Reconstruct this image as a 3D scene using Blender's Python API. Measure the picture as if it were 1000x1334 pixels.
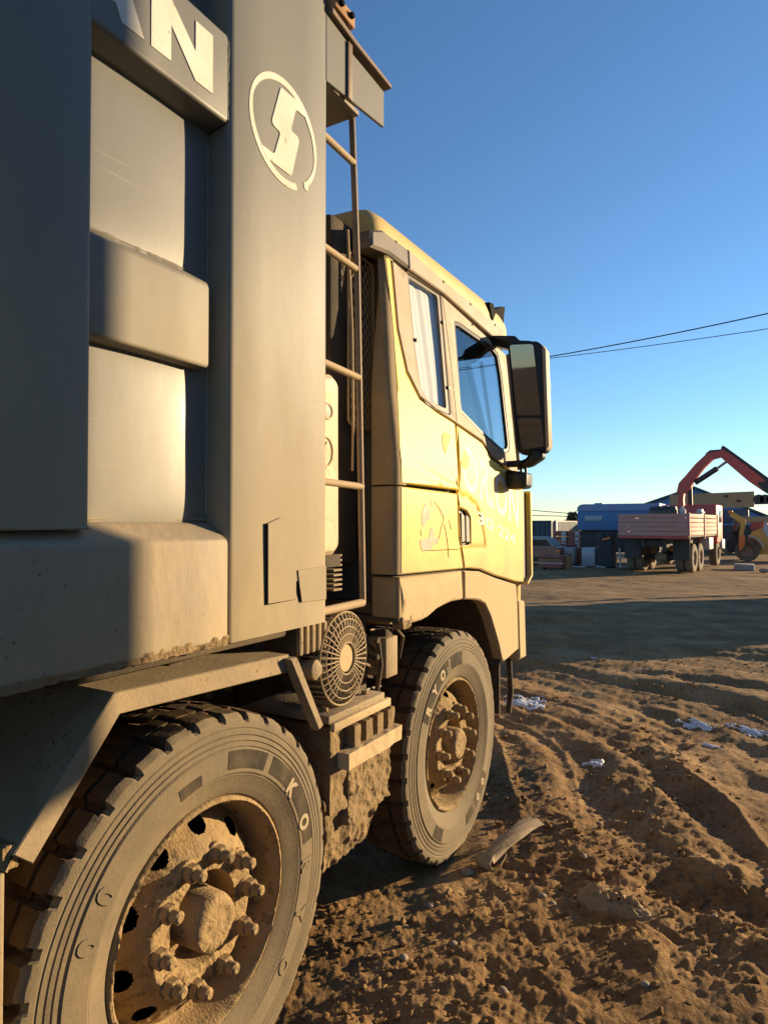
import bpy, bmesh, math, random
import numpy as np
from mathutils import Vector, Matrix
from mathutils.geometry import delaunay_2d_cdt

# ------------------------------------------------------------------ scene, camera, sky, sun
scn = bpy.context.scene
for o in list(bpy.data.objects): bpy.data.objects.remove(o)
C = scn.collection
R = math.radians
random.seed(4)

FPX, YAW, HOR, CAMH = 850.0, R(29.9), 683.0, 1.672
PIT = math.atan((HOR - 667) / FPX)
cam = bpy.data.objects.new('camera', bpy.data.cameras.new('camera')); C.objects.link(cam)
cam.location = (0, 0, CAMH)
cam.rotation_euler = (R(90) + PIT, 0, YAW)
cam.data.sensor_fit = 'HORIZONTAL'; cam.data.sensor_width = 36; cam.data.lens = 36 * FPX / 1000
cam.data.clip_start = 0.05; cam.data.clip_end = 6000
scn.camera = cam

SUN_AZ, SUN_EL = R(53), R(9.5)          # azimuth from +X towards +Y
sdir = Vector((math.cos(SUN_AZ) * math.cos(SUN_EL), math.sin(SUN_AZ) * math.cos(SUN_EL), math.sin(SUN_EL)))
w = bpy.data.worlds.new('World'); scn.world = w; w.use_nodes = True
nt = w.node_tree; bg = nt.nodes['Background']
sky = nt.nodes.new('ShaderNodeTexSky'); sky.sky_type = 'NISHITA'; sky.sun_disc = False
sky.sun_elevation = SUN_EL; sky.sun_rotation = math.pi / 2 - SUN_AZ
sky.altitude = 300; sky.air_density = 1.0; sky.dust_density = 0.03; sky.ozone_density = 3.9
nt.links.new(sky.outputs[0], bg.inputs[0]); bg.inputs[1].default_value = 0.109
sl = bpy.data.lights.new('sun', 'SUN'); sl.energy = 5.0; sl.angle = R(0.5); sl.color = (1.0, 0.74, 0.42)
so = bpy.data.objects.new('sun', sl); C.objects.link(so)
so.rotation_euler = sdir.to_track_quat('Z', 'Y').to_euler(); so.location = (20, 30, 20)
vs = scn.view_settings; vs.view_transform = 'Standard'; vs.look = 'None'; vs.gamma = 1; vs.exposure = 1.12
vs.use_curve_mapping = False
scn.render.resolution_x = 767; scn.render.resolution_y = 1024

# ------------------------------------------------------------------ photo pixel (1000x1334) -> ray
cY, sY = math.cos(YAW), math.sin(YAW)
def ray(u, v):
    X = (u - 500) / FPX; U = (667 - v) / FPX
    D = math.cos(PIT) - U * math.sin(PIT); Z = math.sin(PIT) + U * math.cos(PIT)
    return (X * cY - D * sY, X * sY + D * cY, Z)
def onx(u, v, x):
    r = ray(u, v); t = x / r[0]; return (r[1] * t, CAMH + r[2] * t)
def ony(u, v, y):
    r = ray(u, v); t = y / r[1]; return (r[0] * t, CAMH + r[2] * t)
def onz(u, v, z=0.0):
    r = ray(u, v); t = (z - CAMH) / r[2]; return (r[0] * t, r[1] * t)
def atd(u, d):                            # ground-plan point at camera depth d in column u
    X = (u - 500) / FPX * d; return (X * cY - d * sY, X * sY + d * cY)

# ------------------------------------------------------------------ numpy noise
def _h(ix, iy, s):
    n = (ix * 374761393 + iy * 668265263 + s * 1442695041) & 0xffffffff
    n = ((n ^ (n >> 13)) * 1274126177) & 0xffffffff
    return ((n ^ (n >> 16)) & 0xffff) / 65535.0
def vnoise(x, y, s=0):
    x = np.asarray(x, float); y = np.asarray(y, float)
    ix = np.floor(x).astype(np.int64); iy = np.floor(y).astype(np.int64)
    fx = x - ix; fy = y - iy; fx = fx * fx * fx * (fx * (fx * 6 - 15) + 10); fy = fy * fy * fy * (fy * (fy * 6 - 15) + 10)
    a = _h(ix, iy, s); b = _h(ix + 1, iy, s); c = _h(ix, iy + 1, s); d = _h(ix + 1, iy + 1, s)
    return (a * (1 - fx) + b * fx) * (1 - fy) + (c * (1 - fx) + d * fx) * fy
def fbm(x, y, o=4, s=0, g=.5):
    t = 0; a = 1; n = 0
    for k in range(o):
        t = t + a * vnoise(x * 2 ** k + 17.3 * k, y * 2 ** k - 9.1 * k, s + k); n += a; a *= g
    return t / n
def sstep(a, b, x):
    t = np.clip((np.asarray(x, float) - a) / (b - a), 0, 1); return t * t * (3 - 2 * t)

# ------------------------------------------------------------------ materials
MATS = {}
def mat(name, col, rough=.6, metal=0.0, dust=None, var=.12, vscale=3, bump=0.0, bscale=60, spots=None, spec=.5, coat=0, scratch=None, chips=None, stretch=None):
    """dust = (colour, z_full, z_none, least, most, noise scale): a settled dust layer, thicker low down"""
    m = bpy.data.materials.new(name); m.use_nodes = True; MATS[name] = m
    n = m.node_tree.nodes; L = m.node_tree.links; b = n['Principled BSDF']
    b.inputs['Metallic'].default_value = metal; b.inputs['Specular IOR Level'].default_value = spec
    if coat: b.inputs['Coat Weight'].default_value = coat; b.inputs['Coat Roughness'].default_value = .12
    g = n.new('ShaderNodeNewGeometry'); vec = g.outputs['Position']
    if stretch:
        mp = n.new('ShaderNodeMapping'); mp.inputs['Scale'].default_value = stretch; L.new(vec, mp.inputs[0]); svec = mp.outputs[0]
    else: svec = vec
    def noise(sc, det=5, v=None, rg=.55):
        t = n.new('ShaderNodeTexNoise'); t.inputs['Scale'].default_value = sc; t.inputs['Detail'].default_value = det
        t.inputs['Roughness'].default_value = rg; L.new(v or svec, t.inputs['Vector']); return t.outputs['Fac']
    def mathn(op, a, b_, clamp=False):
        q = n.new('ShaderNodeMath'); q.operation = op; q.use_clamp = clamp
        for i, z in enumerate((a, b_)):
            if isinstance(z, (int, float)): q.inputs[i].default_value = z
            else: L.new(z, q.inputs[i])
        return q.outputs[0]
    def mix(f, a, b_):
        q = n.new('ShaderNodeMix'); q.data_type = 'RGBA'
        if isinstance(f, (int, float)): q.inputs[0].default_value = f
        else: L.new(f, q.inputs[0])
        for i, z in ((6, a), (7, b_)):
            if isinstance(z, tuple): q.inputs[i].default_value = (*z, 1)
            else: L.new(z, q.inputs[i])
        return q.outputs[2]
    vf = mathn('MULTIPLY', mathn('SUBTRACT', noise(vscale), .5), 2.2)
    lo = tuple(c * (1 - var) for c in col); hi = tuple(min(1, c * (1 + var)) for c in col)
    c = mix(mathn('ADD', mathn('MULTIPLY', vf, .5), .5, True), lo, hi)
    rf = None
    if dust:
        dc, z0, z1, amin, amax, dsc = dust
        sx = n.new('ShaderNodeSeparateXYZ'); L.new(vec, sx.inputs[0])
        mr = n.new('ShaderNodeMapRange'); mr.inputs[1].default_value = z0; mr.inputs[2].default_value = z1
        mr.inputs[3].default_value = amax; mr.inputs[4].default_value = amin; L.new(sx.outputs[2], mr.inputs[0])
        f = mathn('ADD', mr.outputs[0], mathn('MULTIPLY', mathn('SUBTRACT', noise(dsc, 8, None, .65), .5), 1.1), True)
        if amin == 0: f = mathn('MULTIPLY', f, mathn('MULTIPLY', mr.outputs[0], 3, True), True)
        d2 = mix(noise(dsc * 9, 4), tuple(x * .8 for x in dc), tuple(min(1, x * 1.15) for x in dc))
        c = mix(f, c, d2); rf = f
    if spots:
        sc, thr, scol = spots
        t = mathn('MULTIPLY', mathn('SUBTRACT', noise(sc, 3, vec, .6), thr), 18, True)
        t = mathn('MULTIPLY', t, mathn('MULTIPLY', mathn('SUBTRACT', noise(sc * .09, 2, vec), .47), 9, True))
        c = mix(t, c, scol)
    if scratch:
        for k, (rot, thr, amt) in enumerate(((35, .67, .22), (-62, .69, .25), (58, .68, .2))):
            mp2 = n.new('ShaderNodeMapping'); mp2.inputs['Rotation'].default_value = (R(rot), 0, 0); mp2.inputs['Scale'].default_value = (3, 2.4, 130); mp2.inputs['Location'].default_value = (k, k * 3, 0); L.new(vec, mp2.inputs[0])
            t = mathn('MULTIPLY', mathn('SUBTRACT', noise(1.6, 2, mp2.outputs[0]), thr), 14, True)
            t = mathn('MULTIPLY', mathn('MULTIPLY', t, amt), mathn('MULTIPLY', mathn('SUBTRACT', noise(1.7 + k, 2, vec), .45), 6, True))
            c = mix(t, c, scratch)
    if chips:
        t = mathn('MULTIPLY', mathn('SUBTRACT', noise(26, 6, vec, .7), chips[0]), 25, True); c = mix(t, c, chips[1])
    L.new(c, b.inputs['Base Color'])
    if rf is not None:
        L.new(mathn('ADD', mathn('MULTIPLY', rf, .92 - rough), rough, True), b.inputs['Roughness'])
        if coat: L.new(mathn('MULTIPLY', mathn('SUBTRACT', 1, rf, True), coat), b.inputs['Coat Weight'])
    else:
        L.new(mathn('ADD', mathn('MULTIPLY', vf, .06), rough, True), b.inputs['Roughness'])
    if bump:
        bn = n.new('ShaderNodeBump'); bn.inputs['Strength'].default_value = 1; bn.inputs['Distance'].default_value = bump
        L.new(noise(bscale, 6), bn.inputs['Height']); L.new(bn.outputs[0], b.inputs['Normal'])
    return m
DUST = (.36, .27, .155)
mat('box_paint', (.142, .140, .128), .50, dust=((.36, .28, .16), 1.35, 2.9, .0, .74, 1.8), bump=.0022, bscale=4.5, spec=.35, scratch=(.42, .38, .30), chips=(.675, (.14, .085, .05)), stretch=(1, 1, .4))
mat('panel_paint', (.150, .152, .147), .42, dust=((.35, .285, .18), 1.35, 2.9, .0, .40, 1.8), bump=.0015, bscale=4, spec=.4, coat=.06, scratch=(.42, .38, .30), chips=(.675, (.14, .085, .05)), stretch=(1, 1, .4))
mat('box_dirty', (.16, .155, .145), .5, scratch=(.40, .34, .25), chips=(.69, (.13, .075, .04)), dust=(DUST, 1.3, 2.2, .3, .75, 3.5), bump=.002, bscale=40, spots=(75, .645, (.12, .085, .05)), stretch=(1, 1, .45))
mat('white_print', (.58, .555, .50), .55, var=.10, vscale=7, dust=(DUST, 1.3, 3.6, .12, .6, 6), scratch=(.26, .25, .23), chips=(.63, (.22, .21, .18)))
mat('yellow', (.78, .575, .11), .5, dust=((.50, .38, .22), 1.40, 1.95, 0, .72, 3.2), var=.05, bump=.0004, bscale=5, spec=.25, spots=(80, .66, (.2, .13, .06)))
mat('yellow_roof', (.62, .44, .13), .5, dust=(DUST, 2.0, 3.0, .35, .4, 4), var=.05)
mat('fender', (.42, .31, .16), .75, dust=((.45, .335, .19), .9, 1.5, .6, .95, 5), bump=.002, bscale=45, spots=(85, .635, (.11, .07, .035)))
mat('trim_grey', (.34, .28, .215), .6, dust=(DUST, 1.9, 3.2, .25, .35, 6), var=.08)
mat('trim_dark', (.075, .07, .065), .55, dust=(DUST, 1.9, 3.2, .12, .2, 6))
mat('black_plastic', (.022, .022, .023), .5, dust=(DUST, 1.0, 3.0, .02, .12, 8))
mat('black_plastic_clean', (.016, .016, .017), .45, spec=.3)
mat('black_matte', (.014, .014, .014), .9, spec=.08)
mat('cab_back_shade', (.20, .145, .08), .75, dust=(DUST, 1.0, 3.2, .15, .5, 3), bump=.001)  # dark brown on a yellow cab: shade of the back faces put into colour
mat('rubber', (.040, .037, .034), .8, dust=((.205, .152, .085), -.2, 3.2, .5, .75, 6), bump=.0012, bscale=140)
mat('rubber_tread', (.022, .017, .012), .95, spec=.15, dust=((.15, .095, .045), -.2, 1.6, .3, .45, 7), bump=.002, bscale=70)
mat('tyre_band', (.022, .022, .022), .9, spec=.12, dust=((.205, .152, .085), -.5, 2, .05, .4, 12))
mat('tyre_letter', (.33, .27, .18), .8, dust=((.36, .27, .165), -.5, 2, .4, .6, 7))
mat('mud', (.215, .145, .07), .95, var=.35, vscale=14, bump=.006, bscale=85, spots=(60, .61, (.08, .05, .024)))
mat('mud_rim', (.28, .19, .088), .95, var=.25, vscale=14, bump=.004, bscale=130, spots=(90, .615, (.14, .09, .04)), chips=(.56, (.17, .115, .055)))
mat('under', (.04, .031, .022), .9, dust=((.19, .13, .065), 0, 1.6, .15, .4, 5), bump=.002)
mat('steel_dusty', (.17, .125, .08), .75, dust=(DUST, .6, 1.6, .45, .6, 8), bump=.0015, bscale=80, spots=(70, .6, (.09, .055, .03)))
mat('rail_steel', (.13, .085, .06), .6, dust=((.40, .28, .16), 1.2, 3.4, .05, .6, 9), bump=.001, bscale=120)
mat('rung_steel', (.36, .265, .16), .7, dust=(DUST, 1.2, 3.4, .3, .6, 9), bump=.001, bscale=120)
mat('tank_plastic', (.60, .49, .33), .55, dust=(DUST, 1.5, 2.3, .2, .6, 5), spots=(90, .62, (.16, .11, .06)))
mat('rust', (.30, .16, .075), .85, var=.3, vscale=30, bump=.002)
mat('curtain', (.80, .79, .76), .9, var=.05)
mat('interior', (.05, .05, .055), .8)
mat('gap', (.008, .007, .006), .95, spec=.05)
mat('ghost_letter', (.76, .64, .55), .6, var=.04, spec=.2, dust=(DUST, 1.2, 2.2, 0, .12, 4))
mat('ghost_orange', (.78, .36, .07), .6, var=.04, spec=.2)
mat('decal_grey', (.36, .32, .26), .6, dust=(DUST, 1.2, 1.9, .15, .5, 25))
mat('snow', (.50, .51, .53), .45, var=.08, vscale=20, bump=.006, bscale=30, spots=(22, .56, (.30, .22, .14)))
mat('stone', (.25, .20, .15), .85, var=.25, vscale=40, bump=.002, bscale=100)
mat('scrap', (.24, .18, .11), .8, var=.3, vscale=14, dust=(DUST, -.1, .2, .2, .6, 12), bump=.002)
mat('rag', (.30, .215, .12), .9, var=.3, vscale=20, bump=.003, bscale=90)
# background
mat('pink_plank', (.45, .235, .185), .75, var=.2, vscale=8, bump=.002, stretch=(1, 1, 6))
mat('crane_red', (.52, .07, .045), .5, var=.25, vscale=3)
mat('cab_red', (.42, .06, .045), .5, var=.2)
mat('orange', (.75, .19, .03), .5)
mat('machine_yellow', (.60, .34, .07), .55, var=.25, vscale=5)
mat('boom_tan', (.37, .22, .10), .6, var=.12)
mat('blue_cabin', (.065, .16, .32), .6, var=.12)
mat('blue_roof', (.19, .25, .42), .6, var=.08)
mat('blue_metal', (.075, .17, .40), .5, var=.1)
mat('dark_blue', (.045, .06, .085), .6, var=.15)
mat('grey_pane', (.30, .32, .36), .3)
mat('crate_red', (.27, .075, .05), .7, var=.25, vscale=6)
mat('off_white', (.46, .45, .43), .6, var=.1)
mat('car_red', (.30, .06, .05), .4, coat=.3, dust=(DUST, -.3, 1, .1, .6, 5))
mat('dark_glass', (.02, .025, .03), .1)
mat('tarpaulin', (.03, .032, .036), .7, var=.4, vscale=4, bump=.01, bscale=6)
mat('bg_tyre', (.045, .04, .036), .9, dust=(DUST, -.4, 1.4, .12, .4, 6))
mat('bg_wheel', (.30, .22, .14), .8)
mat('bg_steel', (.05, .045, .04), .8, var=.3)
mat('concrete', (.32, .30, .28), .9, var=.15, bump=.002)
mat('leaf', (.06, .065, .03), .9, var=.4, vscale=2)
mat('bark', (.09, .06, .04), .95)
mat('wood_pole', (.16, .12, .08), .9)
mat('cable', (.015, .015, .016), .6)
mat('caster_rust', (.22, .09, .05), .7, var=.2)

def glass(name, tint, refl):
    m = bpy.data.materials.new(name); m.use_nodes = True; MATS[name] = m
    n = m.node_tree.nodes; L = m.node_tree.links; n.clear()
    o = n.new('ShaderNodeOutputMaterial'); mx = n.new('ShaderNodeMixShader'); t = n.new('ShaderNodeBsdfTransparent')
    g = n.new('ShaderNodeBsdfGlossy'); 
    t.inputs[0].default_value = (*tint, 1); g.inputs['Roughness'].default_value = .01; f = n.new('ShaderNodeLayerWeight'); f.inputs[0].default_value = .5; pw = n.new('ShaderNodeMath'); pw.operation = 'POWER'; pw.inputs[1].default_value = 3.2; L.new(f.outputs['Facing'], pw.inputs[0]); ml = n.new('ShaderNodeMath'); ml.operation = 'MULTIPLY_ADD'; ml.inputs[1].default_value = refl; ml.inputs[2].default_value = .05; L.new(pw.outputs[0], ml.inputs[0])
    ns = n.new('ShaderNodeTexNoise'); ns.inputs['Scale'].default_value = 3
    bp = n.new('ShaderNodeBump'); bp.inputs['Distance'].default_value = .001; bp.inputs['Strength'].default_value = .3
    gg = n.new('ShaderNodeNewGeometry'); L.new(gg.outputs['Position'], ns.inputs[0]); L.new(ns.outputs[0], bp.inputs['Height']); L.new(bp.outputs[0], g.inputs['Normal'])
    L.new(ml.outputs[0], mx.inputs[0]); L.new(t.outputs[0], mx.inputs[1]); L.new(g.outputs[0], mx.inputs[2]); L.new(mx.outputs[0], o.inputs[0])
glass('window_glass', (.88, .91, .92), .5)
glass('curtained_glass', (.92, .93, .93), .16)
m = mat('mirror_glass', (.20, .21, .22), .03, metal=1.0, var=.02)

# ------------------------------------------------------------------ object helpers
ORG = {}
def link(name, me, parent=None, org=(0, 0, 0)):
    o = bpy.data.objects.new(name, me); C.objects.link(o); ORG[o] = Vector(org)
    if parent: o.parent = parent; o.location = Vector(org) - ORG[parent]
    else: o.location = org
    return o
def mob(name, V, F, m, parent=None, smooth=35, org=None):
    """verts in world metres -> one mesh object with its origin at its own centre"""
    A = np.array(V, float).reshape(-1, 3)
    if org is None: org = (A.min(0) + A.max(0)) / 2
    me = bpy.data.meshes.new(name); me.from_pydata((A - np.array(org)).tolist(), [], F); me.update()
    if smooth:
        me.polygons.foreach_set('use_smooth', [True] * len(me.polygons)); me.set_sharp_from_angle(angle=R(smooth))
    for q in (m if isinstance(m, (list, tuple)) else [m]): me.materials.append(MATS[q])
    return link(name, me, parent, org)
def thing(name, label, cat, loc, group=None):
    o = link(name, None, None, loc); o.empty_display_size = .2; tag(o, label, cat, group); return o
def tag(o, label, cat, group=None):
    o['label'] = label; o['category'] = cat
    if group: o['group'] = group
    return o
def empty(name, parent, org): return link(name, None, parent, org)

def bmdata(bm):
    bm.verts.index_update(); V = [v.co[:] for v in bm.verts]; F = [[v.index for v in f.verts] for f in bm.faces]; bm.free(); return V, F
def boxdata(x0, x1, y0, y1, z0, z1, bev=0, seg=2):
    bm = bmesh.new(); bmesh.ops.create_cube(bm, size=1)
    for v in bm.verts: v.co = ((x0 + x1) / 2 + v.co.x * (x1 - x0), (y0 + y1) / 2 + v.co.y * (y1 - y0), (z0 + z1) / 2 + v.co.z * (z1 - z0))
    if bev: bmesh.ops.bevel(bm, geom=bm.edges[:], offset=bev, segments=seg, profile=.5, affect='EDGES')
    return bmdata(bm)
def box(name, x0, x1, y0, y1, z0, z1, m, parent=None, bev=.006, seg=2):
    V, F = boxdata(x0, x1, y0, y1, z0, z1, bev, seg); return mob(name, V, F, m, parent)
def join(*ds):
    V = []; F = []
    for v, f in ds: k = len(V); V += [tuple(q) for q in v]; F += [[i + k for i in q] for q in f]
    return V, F
def tubedata(pts, r, n=10, closed=False):
    P = [Vector(p) for p in pts]; V = []; F = []; N = len(P); up = None
    for i, p in enumerate(P):
        a = P[(i - 1) % N] if (closed or i > 0) else p; b = P[(i + 1) % N] if (closed or i < N - 1) else p
        t = (b - a).normalized()
        if up is None: up = Vector((0, 0, 1)) if abs(t.z) < .9 else Vector((0, 1, 0))
        s = t.cross(up).normalized(); up = s.cross(t).normalized()
        rr = r[i] if isinstance(r, (list, tuple)) else r
        for k in range(n):
            a_ = 2 * math.pi * k / n; V.append(tuple(p + (s * math.cos(a_) + up * math.sin(a_)) * rr))
    for i in range(N if closed else N - 1):
        for k in range(n):
            j = (i + 1) % N; F.append([i * n + k, i * n + (k + 1) % n, j * n + (k + 1) % n, j * n + k])
    if not closed: F += [list(range(n))[::-1], [(N - 1) * n + k for k in range(n)]]
    return V, F
def tube(name, pts, r, m, parent=None, n=10, closed=False): return mob(name, *tubedata(pts, r, n, closed), m, parent, 50)
def area(p): return .5 * sum(p[i][0] * p[(i + 1) % len(p)][1] - p[(i + 1) % len(p)][0] * p[i][1] for i in range(len(p)))
def rnd(poly, r, seg=5):
    out = []; n = len(poly)
    for i in range(n):
        rr = r[i] if isinstance(r, (list, tuple)) else r
        p = Vector(poly[i]); a = Vector(poly[i - 1]) - p; b = Vector(poly[(i + 1) % n]) - p
        d = min(rr, a.length * .45, b.length * .45)
        if d < 1e-4: out.append(tuple(p)); continue
        A = p + a.normalized() * d; B = p + b.normalized() * d
        for k in range(seg + 1):
            t = k / seg; q = A * (1 - t) ** 2 + p * 2 * t * (1 - t) + B * t * t; out.append((q.x, q.y))
    return out
def inset(poly, d):
    n = len(poly); out = []
    for i in range(n):
        p = Vector(poly[i]); e1 = p - Vector(poly[i - 1]); e2 = Vector(poly[(i + 1) % n]) - p
        if e1.length < 1e-7: e1 = e2
        if e2.length < 1e-7: e2 = e1
        n1 = Vector((-e1.y, e1.x)).normalized(); n2 = Vector((-e2.y, e2.x)).normalized()
        m_ = n1 + n2
        if m_.length < 1e-4: m_ = n1
        m_.normalize(); q = p + m_ * (d / max(.45, m_.dot(n1))); out.append((q.x, q.y))
    return out
def pip(x, y, poly):
    c = False; n = len(poly); j = n - 1
    for i in range(n):
        xi, yi = poly[i]; xj, yj = poly[j]
        if (yi > y) != (yj > y) and x < (xj - xi) * (y - yi) / (yj - yi + 1e-12) + xi: c = not c
        j = i
    return c
def platedata(poly, xf, thick=.01, cham=.003, holes=(), grid=0, rel=None):
    """plate whose outline lies in (y,z); xf(z) is the x of its outer face"""
    if not callable(xf): x0 = xf; xf = lambda z, x0=x0: x0
    if area(poly) < 0: poly = poly[::-1]
    loops = [poly] + [h[::-1] if area(h) > 0 else h for h in holes]
    ins = [inset(l, cham) for l in loops]
    pts = []; edges = []
    for l in ins:
        k = len(pts); pts += [Vector(p) for p in l]; edges += [(k + i, k + (i + 1) % len(l)) for i in range(len(l))]
    nb = len(pts)
    if grid:
        ys = [p[0] for p in poly]; zs = [p[1] for p in poly]
        for a in np.arange(min(ys) + grid / 2, max(ys), grid):
            for b in np.arange(min(zs) + grid / 2, max(zs), grid):
                if pip(a, b, ins[0]) and not any(pip(a, b, h) for h in ins[1:]): pts.append(Vector((a, b)))
    vo, eo, fo, ov, oe, of = delaunay_2d_cdt(pts, edges, [], 0, 1e-6)
    V = []; F = []
    nv = len(vo)
    def rl(y, z): return rel(y, z) if rel else 0
    for p in vo: V.append((xf(p[1]) + rl(p[0], p[1]), p[0], p[1]))
    for p in vo: V.append((xf(p[1]) - thick, p[0], p[1]))
    for f in fo:
        cx = sum(vo[i][0] for i in f) / len(f); cy = sum(vo[i][1] for i in f) / len(f)
        if pip(cx, cy, ins[0]) and not any(pip(cx, cy, h) for h in ins[1:]):
            if area([vo[i] for i in f]) < 0: f = f[::-1]
            F.append(list(f)); F.append([i + nv for i in f][::-1])
    idx = {}
    for i, o in enumerate(ov):
        for q in o: idx[q] = i
    k = 0
    for l in loops:
        n = len(l); b0 = len(V)
        for y, z in l: V.append((xf(z) - cham, y, z))
        for y, z in l: V.append((xf(z) - max(thick - .0005, cham + .0005), y, z))
        for i in range(n):
            j = (i + 1) % n; I = idx.get(k + i, 0); J = idx.get(k + j, 0)
            if I != J: F.append([I, b0 + i, b0 + j, J]); F.append([I + nv, J + nv, b0 + n + j, b0 + n + i])
            F.append([b0 + i, b0 + n + i, b0 + n + j, b0 + j])
        k += n
    return V, F
def plate(name, poly, xf, m, parent, thick=.01, cham=.003, holes=(), grid=0, rel=None):
    return mob(name, *platedata(poly, xf, thick, cham, holes, grid, rel), m, parent, 40)
def revolve(prof, n, dr=None, axis_close=True):
    """prof = [(x,r)], turned about the x axis; dr(i,phi,x,r)->(x,r)"""
    V = []; F = []; K = len(prof)
    for a in range(n):
        ph = 2 * math.pi * a / n
        for i, (x, r) in enumerate(prof):
            if dr: x, r = dr(i, ph, x, r)
            V.append((x, r * math.cos(ph), r * math.sin(ph)))
    for a in range(n):
        b = (a + 1) % n
        for i in range(K - 1): F.append([a * K + i, a * K + i + 1, b * K + i + 1, b * K + i])
    return V, F
def shift(d, o): return [(x + o[0], y + o[1], z + o[2]) for x, y, z in d[0]], d[1]
def prism_xz(poly, y0, y1):
    """outline in (x,z), extruded along y"""
    n = len(poly); V = [(x, y0, z) for x, z in poly] + [(x, y1, z) for x, z in poly]
    F = [list(range(n)), [n + i for i in range(n)][::-1]] + [[i, i + n, (i + 1) % n + n, (i + 1) % n] for i in range(n)]
    return V, F
def textdata(s, bold=.0):
    cu = bpy.data.curves.new('t', 'FONT'); cu.body = s; cu.resolution_u = 4; cu.offset = bold
    ob = bpy.data.objects.new('t', cu); C.objects.link(ob)
    dg = bpy.context.evaluated_depsgraph_get(); me = bpy.data.meshes.new_from_object(ob.evaluated_get(dg))
    V = [v.co[:2] for v in me.vertices]; F = [list(p.vertices) for p in me.polygons]
    bpy.data.objects.remove(ob); bpy.data.curves.remove(cu); bpy.data.meshes.remove(me)
    A = np.array(V); A -= A.min(0); return A, F
def solid(V3, F, dx):
    """give a flat letter a little thickness along x"""
    n = len(V3); V = list(V3) + [(x - dx, y, z) for x, y, z in V3]; FF = [list(f) for f in F] + [[i + n for i in f][::-1] for f in F]
    cnt = {}
    for f in F:
        for i in range(len(f)):
            a, b = f[i], f[(i + 1) % len(f)]; cnt[(a, b)] = 1
    for (a, b) in list(cnt):
        if (b, a) not in cnt: FF.append([b, a, a + n, b + n])
    return V, FF
def copytree(o, parent, loc, rotz=0):
    c = o.copy(); C.objects.link(c); c.parent = parent; c.location = loc; c.rotation_euler = (0, 0, rotz)
    for ch in o.children: copytree(ch, c, ch.location, 0)
    return c

# ------------------------------------------------------------------ ground
WX, W1Y, W2Y, WZ = -1.337, 3.09, 1.37, .553          # outer tyre face, axle positions
def drop(x, y):
    d = np.hypot(x, y); return -.3 * sstep(9, 24, d) - .15 * sstep(26, 45, d)
def gh(x, y):
    x = np.asarray(x, float); y = np.asarray(y, float); d = np.hypot(x, y)
    h = .10 * (fbm(x * .45, y * .45, 3, 3) - .5)
    g = np.interp(y, [2, 4.9, 6.1, 8.5, 12, 30], [2.2, 1.9, 1.1, -.16, -.3, -.3])
    q = y + np.clip(x, -8, 6) * g; t = x - .4 * y
    qw = q + .55 * (fbm(x * .8, y * .8, 3, 11) - .5)
    rut = fbm(qw * 1.25, t * .13, 2, 21) - .5
    rut2 = np.clip(1 - np.abs(2 * vnoise(qw * 1.9, t * .22, 31) - 1), 0, 1) ** 2.5
    mid = sstep(2.6, 4.6, y) * (1 - .8 * sstep(9, 16, d))
    h = h + mid * (.17 * rut + .055 * (rut2 - .3))
    cl = fbm(x * 3.1, y * 3.1, 5, 41, .58); clr = 1 - np.abs(2 * fbm(x * 5.2, y * 5.2, 4, 51) - 1)
    pk = sstep(.40, .60, fbm(x * .9 + 3, y * .9, 3, 61)) * sstep(-.9, -.35, x) * .8      # compacted, smoother soil
    near = (1 - sstep(5, 11, d)); k = (1 - .72 * pk)
    h = h + near * k * (.115 * (cl - .5) + .03 * (clr - .72)) + .03 * (1 - near) * (cl - .5)
    h = h + (1 - sstep(6, 18, d)) * k * .031 * (fbm(x * 14, y * 14, 4, 71, .62) - .5)
    h = h + (1 - sstep(3.5, 8, d)) * k * .018 * (fbm(x * 44, y * 44, 3, 81, .65) - .5)
    # pressed flat where the tyres stand, soil squeezed up beside them
    for yc in (W1Y, W2Y):
        e = np.hypot((x - (WX - .16)) / .32, (y - yc) / .42); f = np.exp(-e ** 4)
        h = h * (1 - f) + f * (-.012)
        h = h + .022 * np.exp(-((x - (WX + .10)) / .09) ** 2 - ((y - yc) / .5) ** 2)
    h = h * np.clip(.55 + .45 * sstep(.2, 1.2, np.abs(x - (WX - .2))) , 0, 1)
    return h - .012 + drop(x, y)
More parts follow.
